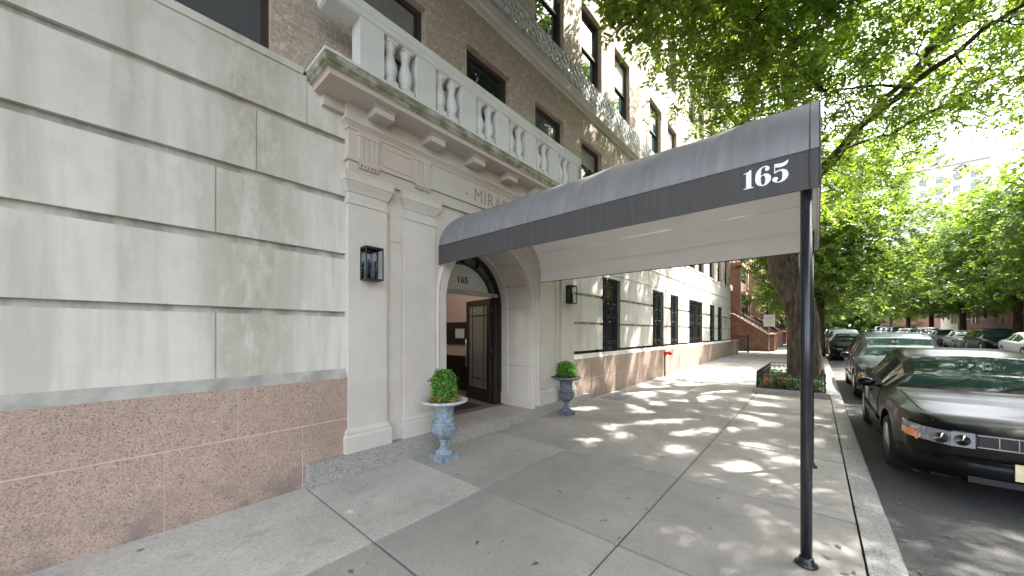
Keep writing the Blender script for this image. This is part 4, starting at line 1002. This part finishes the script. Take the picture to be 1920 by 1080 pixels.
# ---------------------------------------------------------------- standpipe, hatch
sp_ = thing('standpipe', 'red fire department connection on a dark pipe against the granite base', 'standpipe', (-3.9, 12.6, gz(12.6)))
g_ = gz(12.6)
MB().tube([(-3.90, 12.45, g_), (-3.90, 12.45, .82)], .026, 10).build('pipe', 'rust_pipe', sp_)
bd = MB().tube([(-3.88, 12.45, .80), (-3.88, 12.45, .93)], .055, 12).tube([(-3.90, 12.45, .89), (-3.82, 12.60, .88)], .042, 12).tube([(-3.90, 12.45, .89), (-3.76, 12.42, .88)], .042, 12).build('siamese_body', 'red_paint', sp_)
for p, q in (((-3.82, 12.60, .88), (-3.78, 12.68, .875)), ((-3.76, 12.42, .88), (-3.68, 12.40, .875))): MB().tube([p, q], .058, 12).build('inlet_cap', 'red_paint', sp_)
ht_ = thing('pavement_hatch', 'small grey metal hatch plate set in the pavement by the wall', 'hatch', (-3.7, 7.9, gz(7.9)))
def tilt_plate(x0, x1, y0, y1, dz, th):
    return MB().add([(x, y, gz(y) + z) for z in (dz, dz + th) for x, y in ((x0, y0), (x1, y0), (x1, y1), (x0, y1))], [(0, 3, 2, 1), (4, 5, 6, 7), (0, 1, 5, 4), (1, 2, 6, 5), (2, 3, 7, 6), (3, 0, 4, 7)])
tilt_plate(-3.86, -3.36, 7.65, 8.5, .0045, .006).build('frame', 'steel', ht_); tilt_plate(-3.81, -3.41, 7.70, 8.45, .011, .004).build('plate', 'hatch_metal', ht_)

# ---------------------------------------------------------------- pier and steps at the far end of the building
pr = thing('granite_pier', 'low square granite pier ending the building base', 'pier', (-4.3, 26, gz(26)))
MB().box(-4.75, -3.75, 25.6, 26.4, 0, 1.02).build('shaft', 'granite_red', pr); MB().box(-4.8, -3.70, 25.55, 26.45, 1.021, 1.09).build('coping', 'granite_red', pr)
gt_ = thing('iron_gate', 'dark iron area gate between granite pier and brown stoop', 'gate', (-4, 28.5, gz(28)))
m = MB()
for i in range(14): m.box(-4.7 + i * .09, -4.68 + i * .09, 28.6, 28.62, .15, 1.35)
m.box(-4.7, -3.5, 28.59, 28.63, 1.3, 1.34).box(-4.7, -3.5, 28.59, 28.63, .3, .34); m.build('bars', 'black_iron', gt_); MB().box(-3.55, -3.45, 28.55, 28.65, .1, 1.45).build('gate_post', 'black_iron', gt_)

# ---------------------------------------------------------------- brownstones up the block
def lerp(a, b, t): return a + (b - a) * t
def stoop(parent_y, x_wall, label, mat='brownstone', big=False):
    y0, y1 = parent_y, parent_y + 1.9; g_ = gz(y0); xo = x_wall + 3.2; n = 9; top = g_ + 1.9
    t = thing('stoop', label, 'stoop', ((x_wall + xo) / 2, y0 + .9, g_), 'brownstone stoops')
    s_ = MB()
    for i in range(n): s_.box(x_wall, xo - .3 - i * (2.9 / n), y0 + .3, y1 - .3, g_ + i * (1.9 / n) - (.1 if i == 0 else -.001), g_ + (i + 1) * (1.9 / n))
    s_.build('steps', mat, t)
    for yy in (y0, y1 - .28):
        pts = [(x_wall, g_ - .1), (xo - .35, g_ - .1), (xo - .35, g_ + .95), (x_wall + .6, top + .72), (x_wall, top + .72)]
        vs = [(x, yy, z) for x, z in pts] + [(x, yy + .28, z) for x, z in pts]
        w_ = MB().add(vs, [(0, 1, 2, 3, 4), (9, 8, 7, 6, 5)] + [(i, (i + 1) % 5, 5 + (i + 1) % 5, 5 + i) for i in range(5)]); w_.build('cheek_wall', mat, t)
        cp = MB(); cp.tube([(xo - .3, yy + .14, g_ + 1.0), (x_wall + .6, yy + .14, top + .77), (x_wall + .05, yy + .14, top + .77)], .10, 8); cp.build('coping', 'brown_trim', t)
        nw = MB().box(xo - .5, xo - .08, yy - .06, yy + .34, g_ - .1, g_ + 1.12).box(xo - .54, xo - .04, yy - .1, yy + .38, g_ + 1.121, g_ + 1.2); nw.add([(xo - .54, yy - .1, g_ + 1.201), (xo - .04, yy - .1, g_ + 1.201), (xo - .04, yy + .38, g_ + 1.201), (xo - .54, yy + .38, g_ + 1.201), (xo - .29, yy + .14, g_ + 1.33)], [(0, 1, 4), (1, 2, 4), (2, 3, 4), (3, 0, 4)]); nw.build('newel', mat, t)
        rl = MB()
        for k in range(10):
            f_ = k / 9; x = lerp(xo - .5, x_wall + .6, f_); z = lerp(g_ + 1.05, top + .8, f_); rl.box(x - .012, x + .012, yy + .13, yy + .15, z - .05, z + .45)
        rl.tube([(xo - .5, yy + .14, g_ + 1.5), (x_wall + .6, yy + .14, top + 1.25)], .025, 6); rl.build('railing', 'black_iron', t)
    return t
def rowhouse(y0, wd_, x, sgn, H, mat, trim, label, seed, bay=False, nfl=4, bg='houses up the block'):
    g_ = gz(y0); r = random.Random(seed); t = thing('row_house', label, 'house', (x, y0 + wd_ / 2, g_), bg)
    wins = []; fh = (H - 1.6) / nfl; nw = 3; sp = wd_ / nw
    for k in range(nfl):
        for j in range(nw):
            a = y0 + sp * (j + .5) - .5; z0 = g_ + 2.3 + fh * k
            if k == 0 and j == 0: wins.append((a - .05, a + 1.05, g_ + 1.9, g_ + 4.4, 'door'))
            else: wins.append((a, a + 1.0, z0 + .25, z0 + min(2.2, fh - .75), 'w'))
    def fn(y, z):
        for a, b, c, d_, _ in wins:
            if a < y < b and c < z < d_: return (.25, False)
        return (0, True)
    ys = [y0, y0 + wd_]; zs = [g_ - .3, g_ + H]
    for a, b, c, d_, _ in wins: ys += [a, b]; zs += [c, d_]
    wallgrid(MB(), ys, zs, fn, x, sgn, .5).build('wall', mat, t)
    MB().box(x - sgn * .5, x - sgn * 11, y0, y0 + wd_, g_ - .3, g_ + H - .3).build('rear_block', mat, t)
    cn = MB(); cn.box(x, x + sgn * .45, y0, y0 + wd_, g_ + H - .5, g_ + H - .1); cn.box(x, x + sgn * .6, y0, y0 + wd_, g_ + H - .099, g_ + H + .08)
    for i in range(int(wd_ / .6)): cn.box(x, x + sgn * .38, y0 + .25 + i * .6, y0 + .40 + i * .6, g_ + H - .95, g_ + H - .501)
    cn.build('cornice', trim, t)
    for a, b, c, d_, kd in wins:
        if kd == 'door':
            MB().box(x - sgn * .2, x - sgn * .26, a, b, c, d_).build('door', 'dark_wood', t)
            s_ = MB().box(x, x + sgn * .22, a - .28, a - .02, c, d_ + .1).box(x, x + sgn * .22, b + .02, b + .28, c, d_ + .1).box(x, x + sgn * .5, a - .4, b + .4, d_ + .101, d_ + .5); s_.build('door_surround', trim, t)
        else:
            o = MB().box(x - sgn * .14, x - sgn * .2, a, a + .07, c, d_).box(x - sgn * .14, x - sgn * .2, b - .07, b, c, d_).box(x - sgn * .14, x - sgn * .2, a, b, (c + d_) / 2 - .03, (c + d_) / 2 + .03).box(x - sgn * .14, x - sgn * .2, a, b, d_ - .07, d_).build('window', 'dark_frame', t)
            MB().add([(x - sgn * .18, a, c), (x - sgn * .18, b, c), (x - sgn * .18, b, d_), (x - sgn * .18, a, d_)], [(0, 1, 2, 3)]).build('pane', 'glass' if r.random() < .6 else 'glass_grey', o)
            MB().box(x, x + sgn * .1, a - .12, b + .12, c - .14, c - .002).box(x, x + sgn * .14, a - .14, b + .14, d_ + .002, d_ + .24).build('sill', trim, o)
    if bay:
        bm_ = MB(); a, b = y0 + sp * 1.1, y0 + wd_ - .3; q = .9; zt = g_ + H * .52
        pts = [(x, a), (x + sgn * q, a + .6), (x + sgn * q, b - .6), (x, b)]
        vs = [(px, py, z) for z in (g_ - .2, zt) for px, py in pts]; bm_.add(vs, [(0, 1, 5, 4), (1, 2, 6, 5), (2, 3, 7, 6), (4, 5, 6, 7)]); bo = bm_.build('bay', mat, t)
        bw = MB()
        for z in (g_ + 2.6, g_ + 5.4):
            bw.box(x + sgn * (q + .004), x + sgn * (q + .05), a + .75, b - .75, z, z + 1.9)
        bw.build('bay_window', 'glass', bo)
        MB().box(x, x + sgn * (q + .12), a + .3, b - .3, zt + .001, zt + .25).build('bay_cornice', trim, bo)
    return t
XH = -5.3
specs = [('brownstone', 'brown_trim', 'dark brown row house with ridged stoop next to the apartment building', True), ('brick_red', 'pink_stone', 'red brick row house second from the apartment building', False), ('pink_stone', 'brown_trim', 'pinkish stone row house with bay, third up the block', True),
         ('brownstone', 'brown_trim', 'brown row house in the middle of the block', False), ('brick_red', 'brown_trim', 'red brick row house far up the block', True), ('pink_stone', 'pink_stone', 'pink row house farthest up but one', False), ('brownstone', 'brown_trim', 'farthest brown row house on the near side', True)]
for i, (m_, tm, lb, by) in enumerate(specs):
    y = 29.2 + i * 6.2
    rowhouse(y, 6.15, XH, 1, 12.5 + (i % 3) * .7, m_, tm, lb, 40 + i, by)
lbs = ['big reddish brown stoop with pale coping right after the granite pier', 'second stoop up the block, behind the big one', 'third stoop up the block', 'fourth small stoop up the block', 'fifth stoop, a sliver in the distance']
for i in range(5): stoop(30.6 + i * 6.2, XH, lbs[i], 'brownstone' if i % 2 == 0 else 'pink_stone')
for i, (m_, tm, lb) in enumerate([('brick_red', 'brown_trim', 'red brick house across the road, nearest the right edge'), ('cream', 'limestone', 'cream house across the road, second of the row'), ('brownstone', 'brown_trim', 'brown house across the road, third of the row'), ('brick_red', 'limestone', 'red brick house with pale trim across the road'),
        ('pink_stone', 'brown_trim', 'pink stone house across the road, mid block'), ('cream', 'pink_stone', 'cream house with pink trim across the road'), ('brick_red', 'brown_trim', 'red brick house behind trees across the road'), ('brownstone', 'pink_stone', 'brown house with pink trim across the road'), ('brick_red', 'cream', 'red brick house with cream trim, far across the road'), ('cream', 'limestone', 'last pale house across the road')]):
    rowhouse(-3 + i * 9, 8.95, 15.0, -1, 12.5 + (i * 7 % 4) * .8, m_, tm, lb, 80 + i, False, bg='houses across the road')
def tower(x0, x1, y0, y1, H, mat, label, rows, step=3.2, roof=None):
    t = thing('tower_block', label, 'tower', ((x0 + x1) / 2, y0, 0)); MB().box(x0, x1, y0, y1, 0, H).build('wall', mat, t)
    n = int((x1 - x0) / 3)
    for k in range(int(H / step)):
        if 4 + k * step < H * .35: continue
        for i in range(n): MB().box(x0 + 1 + i * 3, x0 + 2.3 + i * 3, y0 - .02, y0 + .1, 1 + k * step, 2.8 + k * step).build('window', 'glass_grey', t)
    MB().box(x0 - .4, x1 + .4, y0 - .4, y1, H + .001, H + .8).build('parapet', 'pale_tower', t)
    if roof:
        q = MB(); q.box(x0 + 2, x1 - 2, y0 + 1, y1 - 2, H + .801, H + 4); q.lathe([(2.2, H + 4.001), (2.2, H + 6.5), (1.6, H + 7.2), (.2, H + 8.4)], ((x0 + x1) / 2, (y0 + y1) / 2, 0), 16); q.build('roof_tank', 'pale_tower', t)
tower(18, 34, 150, 164, 47, 'pale_tower', 'pale stone tower rising beyond the trees at far right', 4, roof=True)
tower(11.5, 30, 120, 132, 21, 'brick_red_x', 'red brick block behind the trees at far right', 4)

# sign by the stoop
sg_ = thing('street_sign', 'white rectangular sign board on a thin post by the stoop', 'sign', (-2.35, 29.6, gz(29.6)))
MB().tube([(-2.43, 29.6, .2), (-2.43, 29.6, 2.0)], .022, 8).build('post', 'steel', sg_)
MB().box(-2.73, -2.10, 29.57, 29.59, 1.98, 2.78).build('board', 'sign_white', sg_)
m = MB()
for i, w_ in enumerate((.4, .5, .46, .34, .5, .42)): m.box(-2.42 - w_ / 2, -2.42 + w_ / 2, 29.564, 29.569, 2.63 - i * .1, 2.655 - i * .1)
m.build('faint_lines', 'sign_grey', sg_)
lp = thing('lamp_post', 'slim dark post with small white globe beside the stoops', 'lamp', (-3.4, 40, gz(40)))
MB().tube([(-3.4, 40, gz(40)), (-3.4, 40, 3.9)], .05, 8).build('post', 'black_iron', lp); MB().lathe([(.02, 3.9), (.15, 4.0), (.17, 4.12), (.12, 4.25), (.02, 4.3)], (-3.4, 40, 0), 14).build('globe', 'sign_white', lp)

# ---------------------------------------------------------------- cars
def interp(tab, y):
    for (a, u), (b, v) in zip(tab, tab[1:]):
        if y <= b:
            t = (y - a) / (b - a) if b > a else 0; t = max(0, min(1, t)); t2 = t * t * (3 - 2 * t); t = .5 * t + .5 * t2; return u + (v - u) * t
    return tab[-1][1]
SED = dict(L=4.65, W=[(0, .50), (.08, .66), (.25, .77), (.6, .84), (1.1, .87), (2.6, .885), (3.8, .865), (4.35, .80), (4.65, .66)],
    deck=[(0, .70), (.06, .755), (.3, .82), (.8, .885), (1.30, .945), (3.75, .99), (4.2, 1.0), (4.5, .97), (4.65, .86)],
    belt=[(0, .66), (.1, .71), (.5, .79), (1.3, .87), (2.5, .90), (3.8, .94), (4.4, .90), (4.65, .80)],
    roof=[(1.30, .945), (1.6, 1.13), (2.0, 1.345), (2.35, 1.415), (2.8, 1.43), (3.2, 1.385), (3.55, 1.22), (3.80, 1.02), (3.95, .995)], c0=1.30, c1=3.92, ws=2.02, rs=3.22, wheels=(.95, 3.65), wr=.315, rw=.58, side=[(1.62, 2.42), (2.50, 3.25)])
WAG = dict(L=4.8, W=[(0, .55), (.08, .70), (.25, .80), (.6, .86), (1.1, .89), (3.0, .90), (4.5, .88), (4.8, .82)],
    deck=[(0, .68), (.06, .74), (.3, .84), (.8, .94), (1.25, 1.0), (4.6, 1.0), (4.8, .95)],
    belt=[(0, .62), (.1, .70), (.5, .82), (1.3, .94), (2.5, .98), (4.4, 1.0), (4.8, .95)],
    roof=[(1.25, 1.0), (1.6, 1.26), (1.95, 1.50), (2.3, 1.58), (3.0, 1.61), (4.2, 1.57), (4.5, 1.48), (4.74, 1.05), (4.8, .97)], c0=1.25, c1=4.78, ws=1.97, rs=4.3, wheels=(.92, 3.72), wr=.34, rw=.64, side=[(1.6, 2.4), (2.48, 3.35), (3.43, 4.3)])
def make_car(S, paint, label, group, root_name='parked_car', rack=False, detail=True):
    t = thing(root_name, label, 'car', (0, 0, 0), group); L = S['L']; st = .06 if detail else .12
    ys = [0.] + [L * i / int(L / st) for i in range(1, int(L / st))] + [L]
    for a, b in S['side']: ys += [a, b]
    for wy in S['wheels']: ys += [wy - .38, wy + .38]
    ys = sorted(set(round(y, 3) for y in ys)); secs = []
    zw = S['wr']
    for y in ys:
        W = interp(S['W'], y); dk = interp(S['deck'], y); bt = interp(S['belt'], y); zb = .19 + (.12 if y < .1 or y > L - .1 else 0)
        for wy in S['wheels']:
            dy = y - wy
            if abs(dy) < .375: zb = max(zb, zw + math.sqrt(max(0, .375 ** 2 - dy * dy)))
        cab = S['c0'] < y < S['c1']
        rf = interp(S['roof'], y) if cab else dk
        rw = S['rw'] if cab else W - .14
        if cab:
            f = min(1, (y - S['c0']) / .35, (S['c1'] - y) / .3); rw = (W - .14) * (1 - f) + S['rw'] * f
        e = (W - .05, zb); P = [e, (W, max(zb + .02, .42)), (W + .006, max(zb + .05, bt - .14)), (W - .025, max(bt, zb + .07))]
        top = (rw, (rf - .06) if cab and rf - dk > .12 else rf - .012)
        base_ = (W - .06, max(bt, zb + .07) + .018)
        for f in (0.0, .10, .90, 1.0): P.append((base_[0] + (top[0] - base_[0]) * f, base_[1] + (top[1] - base_[1]) * f))
        P += [(rw - .07, rf - .012 if cab and rf - dk > .12 else rf - .004), (rw * .5, rf), (0, rf + .004)]
        secs.append(P)
    n = len(secs[0])
    def cls(y, k):
        if S['c0'] + .06 < y < S['ws'] and k >= 8: return 'windscreen'
        if S['rs'] < y < S['c1'] - .06 and k >= 8 : return 'rear_window'
        if k == 5:
            for a, b in S['side']:
                if a - .001 < y < b + .001: return 'side_window'
        return 'body'
    mbs = {k: MB() for k in ('body', 'windscreen', 'rear_window')}; swn = {(a, s_): MB() for a, b in S['side'] for s_ in (-1, 1)}
    for i in range(len(ys) - 1):
        ym = (ys[i] + ys[i + 1]) / 2
        for k in range(n - 1):
            c = cls(ym, k)
            for s_ in (-1, 1):
                q = [(s_ * secs[i][k][0], ys[i], secs[i][k][1]), (s_ * secs[i][k + 1][0], ys[i], secs[i][k + 1][1]), (s_ * secs[i + 1][k + 1][0], ys[i + 1], secs[i + 1][k + 1][1]), (s_ * secs[i + 1][k][0], ys[i + 1], secs[i + 1][k][1])]
                (mbs[c] if c != 'side_window' else swn[([a for a, b in S['side'] if a - .001 < ym < b + .001][0], s_)]).add(q if s_ > 0 else q[::-1], [(0, 1, 2, 3)], True)
    for i, s1 in ((0, 1), (len(ys) - 1, -1)):
        pts = [(x, ys[i], z) for x, z in secs[i]] + [(-x, ys[i], z) for x, z in reversed(secs[i][:-1])]
        mbs['body'].add(pts, [tuple(range(len(pts)))])
    mats = {'body': paint, 'windscreen': 'car_glass', 'rear_window': 'car_glass', 'side_window': 'car_glass'}
    body = None
    for k, mb in list(mbs.items()) + [('side_window', m_) for m_ in swn.values()]:
        me_par = t if k == 'body' else body
        bmw = MB(); bmw.v, bmw.f, bmw.sm = mb.v, mb.f, mb.sm
        o = bmw.build(k, mats[k], t, local=True)
        bm = bmesh.new(); bm.from_mesh(o.data); bmesh.ops.remove_doubles(bm, verts=bm.verts, dist=.0008); bmesh.ops.recalc_face_normals(bm, faces=bm.faces); bm.to_mesh(o.data); bm.free()
        o.data.set_sharp_from_angle(angle=R(40))

        if k == 'body': body = o
    MB().box(-.72, .72, .25, L - .25, .16, .55).build('chassis', 'rubber', t, local=True)
    if detail:
        def patch(name, mat, y0, y1, z0, z1, off, par=t):
            """surface patch following the body side/nose, both sides as separate parts"""
            for s_ in (-1, 1):
                m = MB(); N_ = 7; vs = []
                for i in range(N_ + 1):
                    y = y0 + (y1 - y0) * i / N_; W = interp(S['W'], y)
                    for z in (z0, (z0 + z1) / 2, z1): vs.append((s_ * (W + off), y - off, z + (y * .10)))
                # front closing
                m.add(vs, [(i * 3 + k, i * 3 + k + 1, (i + 1) * 3 + k + 1, (i + 1) * 3 + k) for i in range(N_) for k in range(2)], True)
                W = interp(S['W'], y0); x_in = .36
                vs = [(s_ * (W + off) , y0 - off, z0), (s_ * (W + off), y0 - off, z1), (s_ * x_in, y0 - off - .012, z1), (s_ * x_in, y0 - off - .012, z0)]
                m.add(vs, [(0, 1, 2, 3)]); vs = [(s_ * (W + off), y0 - off, z1), (s_ * x_in, y0 - off - .012, z1), (s_ * x_in, y0 + .05, z1 + .012), (s_ * (W - .02), y0 + .05, z1 + .01)]; m.add(vs, [(0, 1, 2, 3)])
                m.build(name, mat, par, local=True, smooth=True)
        hz = S['deck'][0][1]
        patch('headlight', 'lamp_lens', -.004, .34, hz - .15, hz - .01, .008)
        patch('indicator', 'amber_lens', .16, .34, hz - .155, hz - .075, .014)
        MB().box(-.34, .34, -.02, .02, hz - .13, hz - .02).build('grille', 'black_iron', t, local=True)
        for s_ in (-1, 1):
            for xx in (.44, .58):
                rf_ = MB(); rf_.lathe([(.012, 0), (.035, -.006), (.052, -.012)], (0, 0, 0), 18); rf_.v = [(s_ * xx + a, -.026 + c * .6 + .10 * (xx - .40) ** 2, hz - .08 + b) for a, b, c in rf_.v]; rf_.build('reflector', 'chrome', t, local=True)
        for xx in (-.22, -.11, 0, .11, .22): MB().box(xx - .004, xx + .004, -.026, -.018, hz - .12, hz - .022).build('grille_bar', 'chrome', t, local=True)
        hs_ = MB()
        for s_ in (-1, 1): hs_.tube([(s_ * .60, .10, interp(S['deck'], .10) + .004), (s_ * .66, .5, interp(S['deck'], .5) + .0), (s_ * .70, 1.2, interp(S['deck'], 1.2) - .002)], .0035, 4)
        hs_.build('bonnet_seam', 'rubber', t, local=True)
        g2 = MB()
        for z in (hz - .135, hz - .02): g2.box(-.35, .35, -.028, .02, z, z + .012)
        g2.build('grille_trim', 'chrome', t, local=True)
        # bumper with rounded corners
        vs = []; N_ = 16
        for i in range(N_ + 1):
            a = -1 + 2 * i / N_; x = a * (interp(S['W'], .45) + .015); y = -.10 + .52 * abs(a) ** 4
            for dy, z in ((.02, .24), (-.01, .30), (-.02, .40), (0, .455), (.06, .465)): vs.append((x, y + dy, z))
        MB().add(vs, [(i * 5 + k, i * 5 + k + 1, (i + 1) * 5 + k + 1, (i + 1) * 5 + k) for i in range(N_) for k in range(4)], True).build('bumper', paint, t, local=True)
        MB().box(-.16, .16, -.138, -.125, .33, .48).build('licence_plate', 'plate', t, local=True)
        MB().box(-.42, .42, -.112, -.09, .245, .30).build('air_intake', 'rubber', t, local=True)
        sm2 = MB()
        for s_ in (-1, 1):
            for a in (S['side'][0][0] - .12, (S['side'][0][1] + S['side'][1][0]) / 2, S['side'][1][1] + .0):
                W = interp(S['W'], a); pts = [(s_ * (W + .004), a, .30), (s_ * (W + .009), a, .6), (s_ * (W + .010), a, interp(S['belt'], a) - .12), (s_ * (W - .02), a, interp(S['belt'], a))]; sm2.tube(pts, .004, 4)
            sm2.tube([(s_ * (interp(S['W'], y) + .008), y, .30) for y in (S['side'][0][0] - .12, 2.2, 2.8, S['side'][1][1])], .004, 4)
        sm2.build('door_seams', 'rubber', t, local=True)
        rb_ = MB()
        for s_ in (-1, 1): rb_.tube([(s_ * (interp(S['W'], y) + .012), y, .50) for y in (1.38, 1.8, 2.4, 3.0, 3.22)], .02, 6)
        rb_.build('side_moulding', paint, t, local=True)
        wp = MB()
        for x in (-.45, .1): wp.tube([(x, S['c0'] + .05, interp(S['deck'], 1.2) + .03), (x + .38, S['c0'] + .22, interp(S['roof'], S['c0'] + .22) + .012)], .008, 5)
        wp.build('wiper', 'rubber', t, local=True)
        dh = MB()
        for s_ in (-1, 1):
            for a, b in S['side'][:2]: dh.box(s_ * (interp(S['W'], b - .1) + .004), s_ * (interp(S['W'], b - .1) + .03), b - .26, b - .08, interp(S['belt'], b) - .13, interp(S['belt'], b) - .10)
        dh.build('door_handle', paint, t, local=True)
        for s_ in (-1, 1):
            y = S['side'][0][0] + .10; W = interp(S['W'], y); z = interp(S['belt'], y) + .07
            m = MB(); m.lathe([(.01, 0), (.055, .012), (.075, .05), (.072, .10), (.0, .115)], (0, 0, 0), 14)
            m.v = [(s_ * (W + .10) + a * 1.35, y + (c - .05), z + b * .85) for a, b, c in m.v]; m.tube([(s_ * (W - .05), y + .02, z - .05), (s_ * (W + .05), y, z - .02)], .022, 6)
            mo = m.build('mirror', paint, t, local=True)
    else:
        for s_ in (-1, 1): MB().box(s_ * .36, s_ * .60, -.012, .03, S['deck'][0][1] - .14, S['deck'][0][1] - .03).build('headlight', 'lamp_lens', t, local=True)
        for s_ in (-1, 1): MB().box(s_ * .40, s_ * .64, L - .03, L + .012, .72, .86).build('tail_light', 'tail_lens', t, local=True)
        MB().box(-.3, .3, -.012, .02, .45, .56).build('grille', 'rubber', t, local=True)
    if detail:
        for s_ in (-1, 1): MB().box(s_ * .42, s_ * .66, L - .03, L + .012, .68, .84).build('tail_light', 'tail_lens', t, local=True)
    if rack:
        r_ = MB()
        for s_ in (-1, 1): r_.tube([(s_ * .55, 2.2, 1.60), (s_ * .55, 2.35, 1.67), (s_ * .55, 4.1, 1.66), (s_ * .55, 4.25, 1.58)], .016, 6)
        for y in (2.7, 3.8): r_.box(-.55, .55, y - .02, y + .02, 1.65, 1.67)
        r_.build('roof_rack', 'black_iron', t, local=True)
    for wy in S['wheels']:
        for s_ in (-1, 1):
            xo = s_ * (interp(S['W'], wy) - .01); tw = -s_ * .2; r0 = zw
            ty = MB().lathe([(r0 * .66, 0), (r0 * .92, -tw * .03), (r0 * .985, tw * .08), (r0, tw * .25), (r0, tw * .75), (r0 * .97, tw), (r0 * .5, tw)], (xo, wy, zw), 30, axis='x').build('wheel', 'rubber', t, local=True)
            rm = MB(); rm.lathe([(.03, -s_ * .02 * -1), (.05, s_ * .012)], (xo - s_ * .03, wy, zw), 12, axis='x')
            rm.lathe([(r0 * .69, s_ * .004), (r0 * .69, -s_ * .02), (r0 * .60, -s_ * .05), (r0 * .60, -s_ * .09), (.02, -s_ * .09)], (xo, wy, zw), 30, axis='x')
            for q in range(7):
                a = 2 * math.pi * q / 7; rm.obox((xo - s_ * .028, wy + math.cos(a) * r0 * .35, zw + math.sin(a) * r0 * .35), [(1, 0, 0), (0, math.cos(a), math.sin(a)), (0, -math.sin(a), math.cos(a))], (.012, r0 * .30, .024))
            rm.build('rim', 'rim', ty, local=True)
    return t
GC = 'cars parked along the near kerb'; GO = 'cars parked across the road'
def place(t, x, y, rz=0.): t.location = (x, y, gz(y + 2) - .13); t.rotation_euler = (math.atan(.0075) * (1 if rz == 0 else -1), 0, rz); return t
c1 = place(make_car(SED, 'paint_black', 'glossy black sedan at the kerb, nearest the awning poles', GC), 1.53, 5.55)
c2 = place(make_car(WAG, 'paint_teal', 'dark grey-green wagon with roof rack parked behind the black sedan', GC, rack=True), 1.60, 11.6)
c3 = place(make_car(SED, 'paint_black', 'second black sedan, third parked along the near kerb after a gap', GC, detail=False), 1.45, 25.5)
c4 = place(make_car(WAG, 'paint_grey', 'dark grey wagon, fourth parked along the near kerb', GC, detail=False), 1.5, 31.2)
def carcopy(src, x, y, label, group, paint=None, rz=0.):
    c = copy_tree(src); c['label'] = label; c['group'] = group; place(c, x, y, rz)
    if paint:
        for ch in c.children:
            if ch.name.split('.')[0] == 'body':
                ch.data = ch.data.copy(); ch.data.materials.clear(); ch.data.materials.append(M[paint])
    return c
for i, (src, p, lb) in enumerate([(c3, 'paint_silver', 'silver sedan, fifth along the near kerb'), (c4, 'paint_black', 'black wagon, sixth along the near kerb'), (c3, 'paint_grey', 'grey sedan, seventh along the near kerb'), (c3, 'paint_white', 'white sedan, eighth along the near kerb'), (c4, 'paint_navy', 'navy wagon, farthest along the near kerb')]):
    carcopy(src, 1.5, 36.9 + i * 5.9, lb, GC, p or 'paint_navy')
pal = ['paint_silver', 'paint_grey', 'paint_silver', 'paint_white', 'paint_black', 'paint_silver', 'paint_grey', 'paint_silver', 'paint_white', 'paint_silver', 'paint_navy', 'paint_silver', 'paint_white', 'paint_silver']
wh = ['at the right edge', 'second from the right edge', 'third from the right edge', 'fourth in the far row', 'fifth in the far row', 'sixth in the far row', 'seventh in the far row', 'eighth in the far row', 'ninth in the far row', 'tenth in the far row', 'eleventh in the far row', 'twelfth in the far row', 'thirteenth in the far row', 'last of the far row']
for i in range(14):
    carcopy(c4 if i % 3 == 1 else c3, 8.9, 12 + i * 6.0, '%s %s parked across the road, %s' % (pal[i].split('_')[1], 'wagon' if i % 3 == 1 else 'sedan', wh[i]), GO, pal[i])
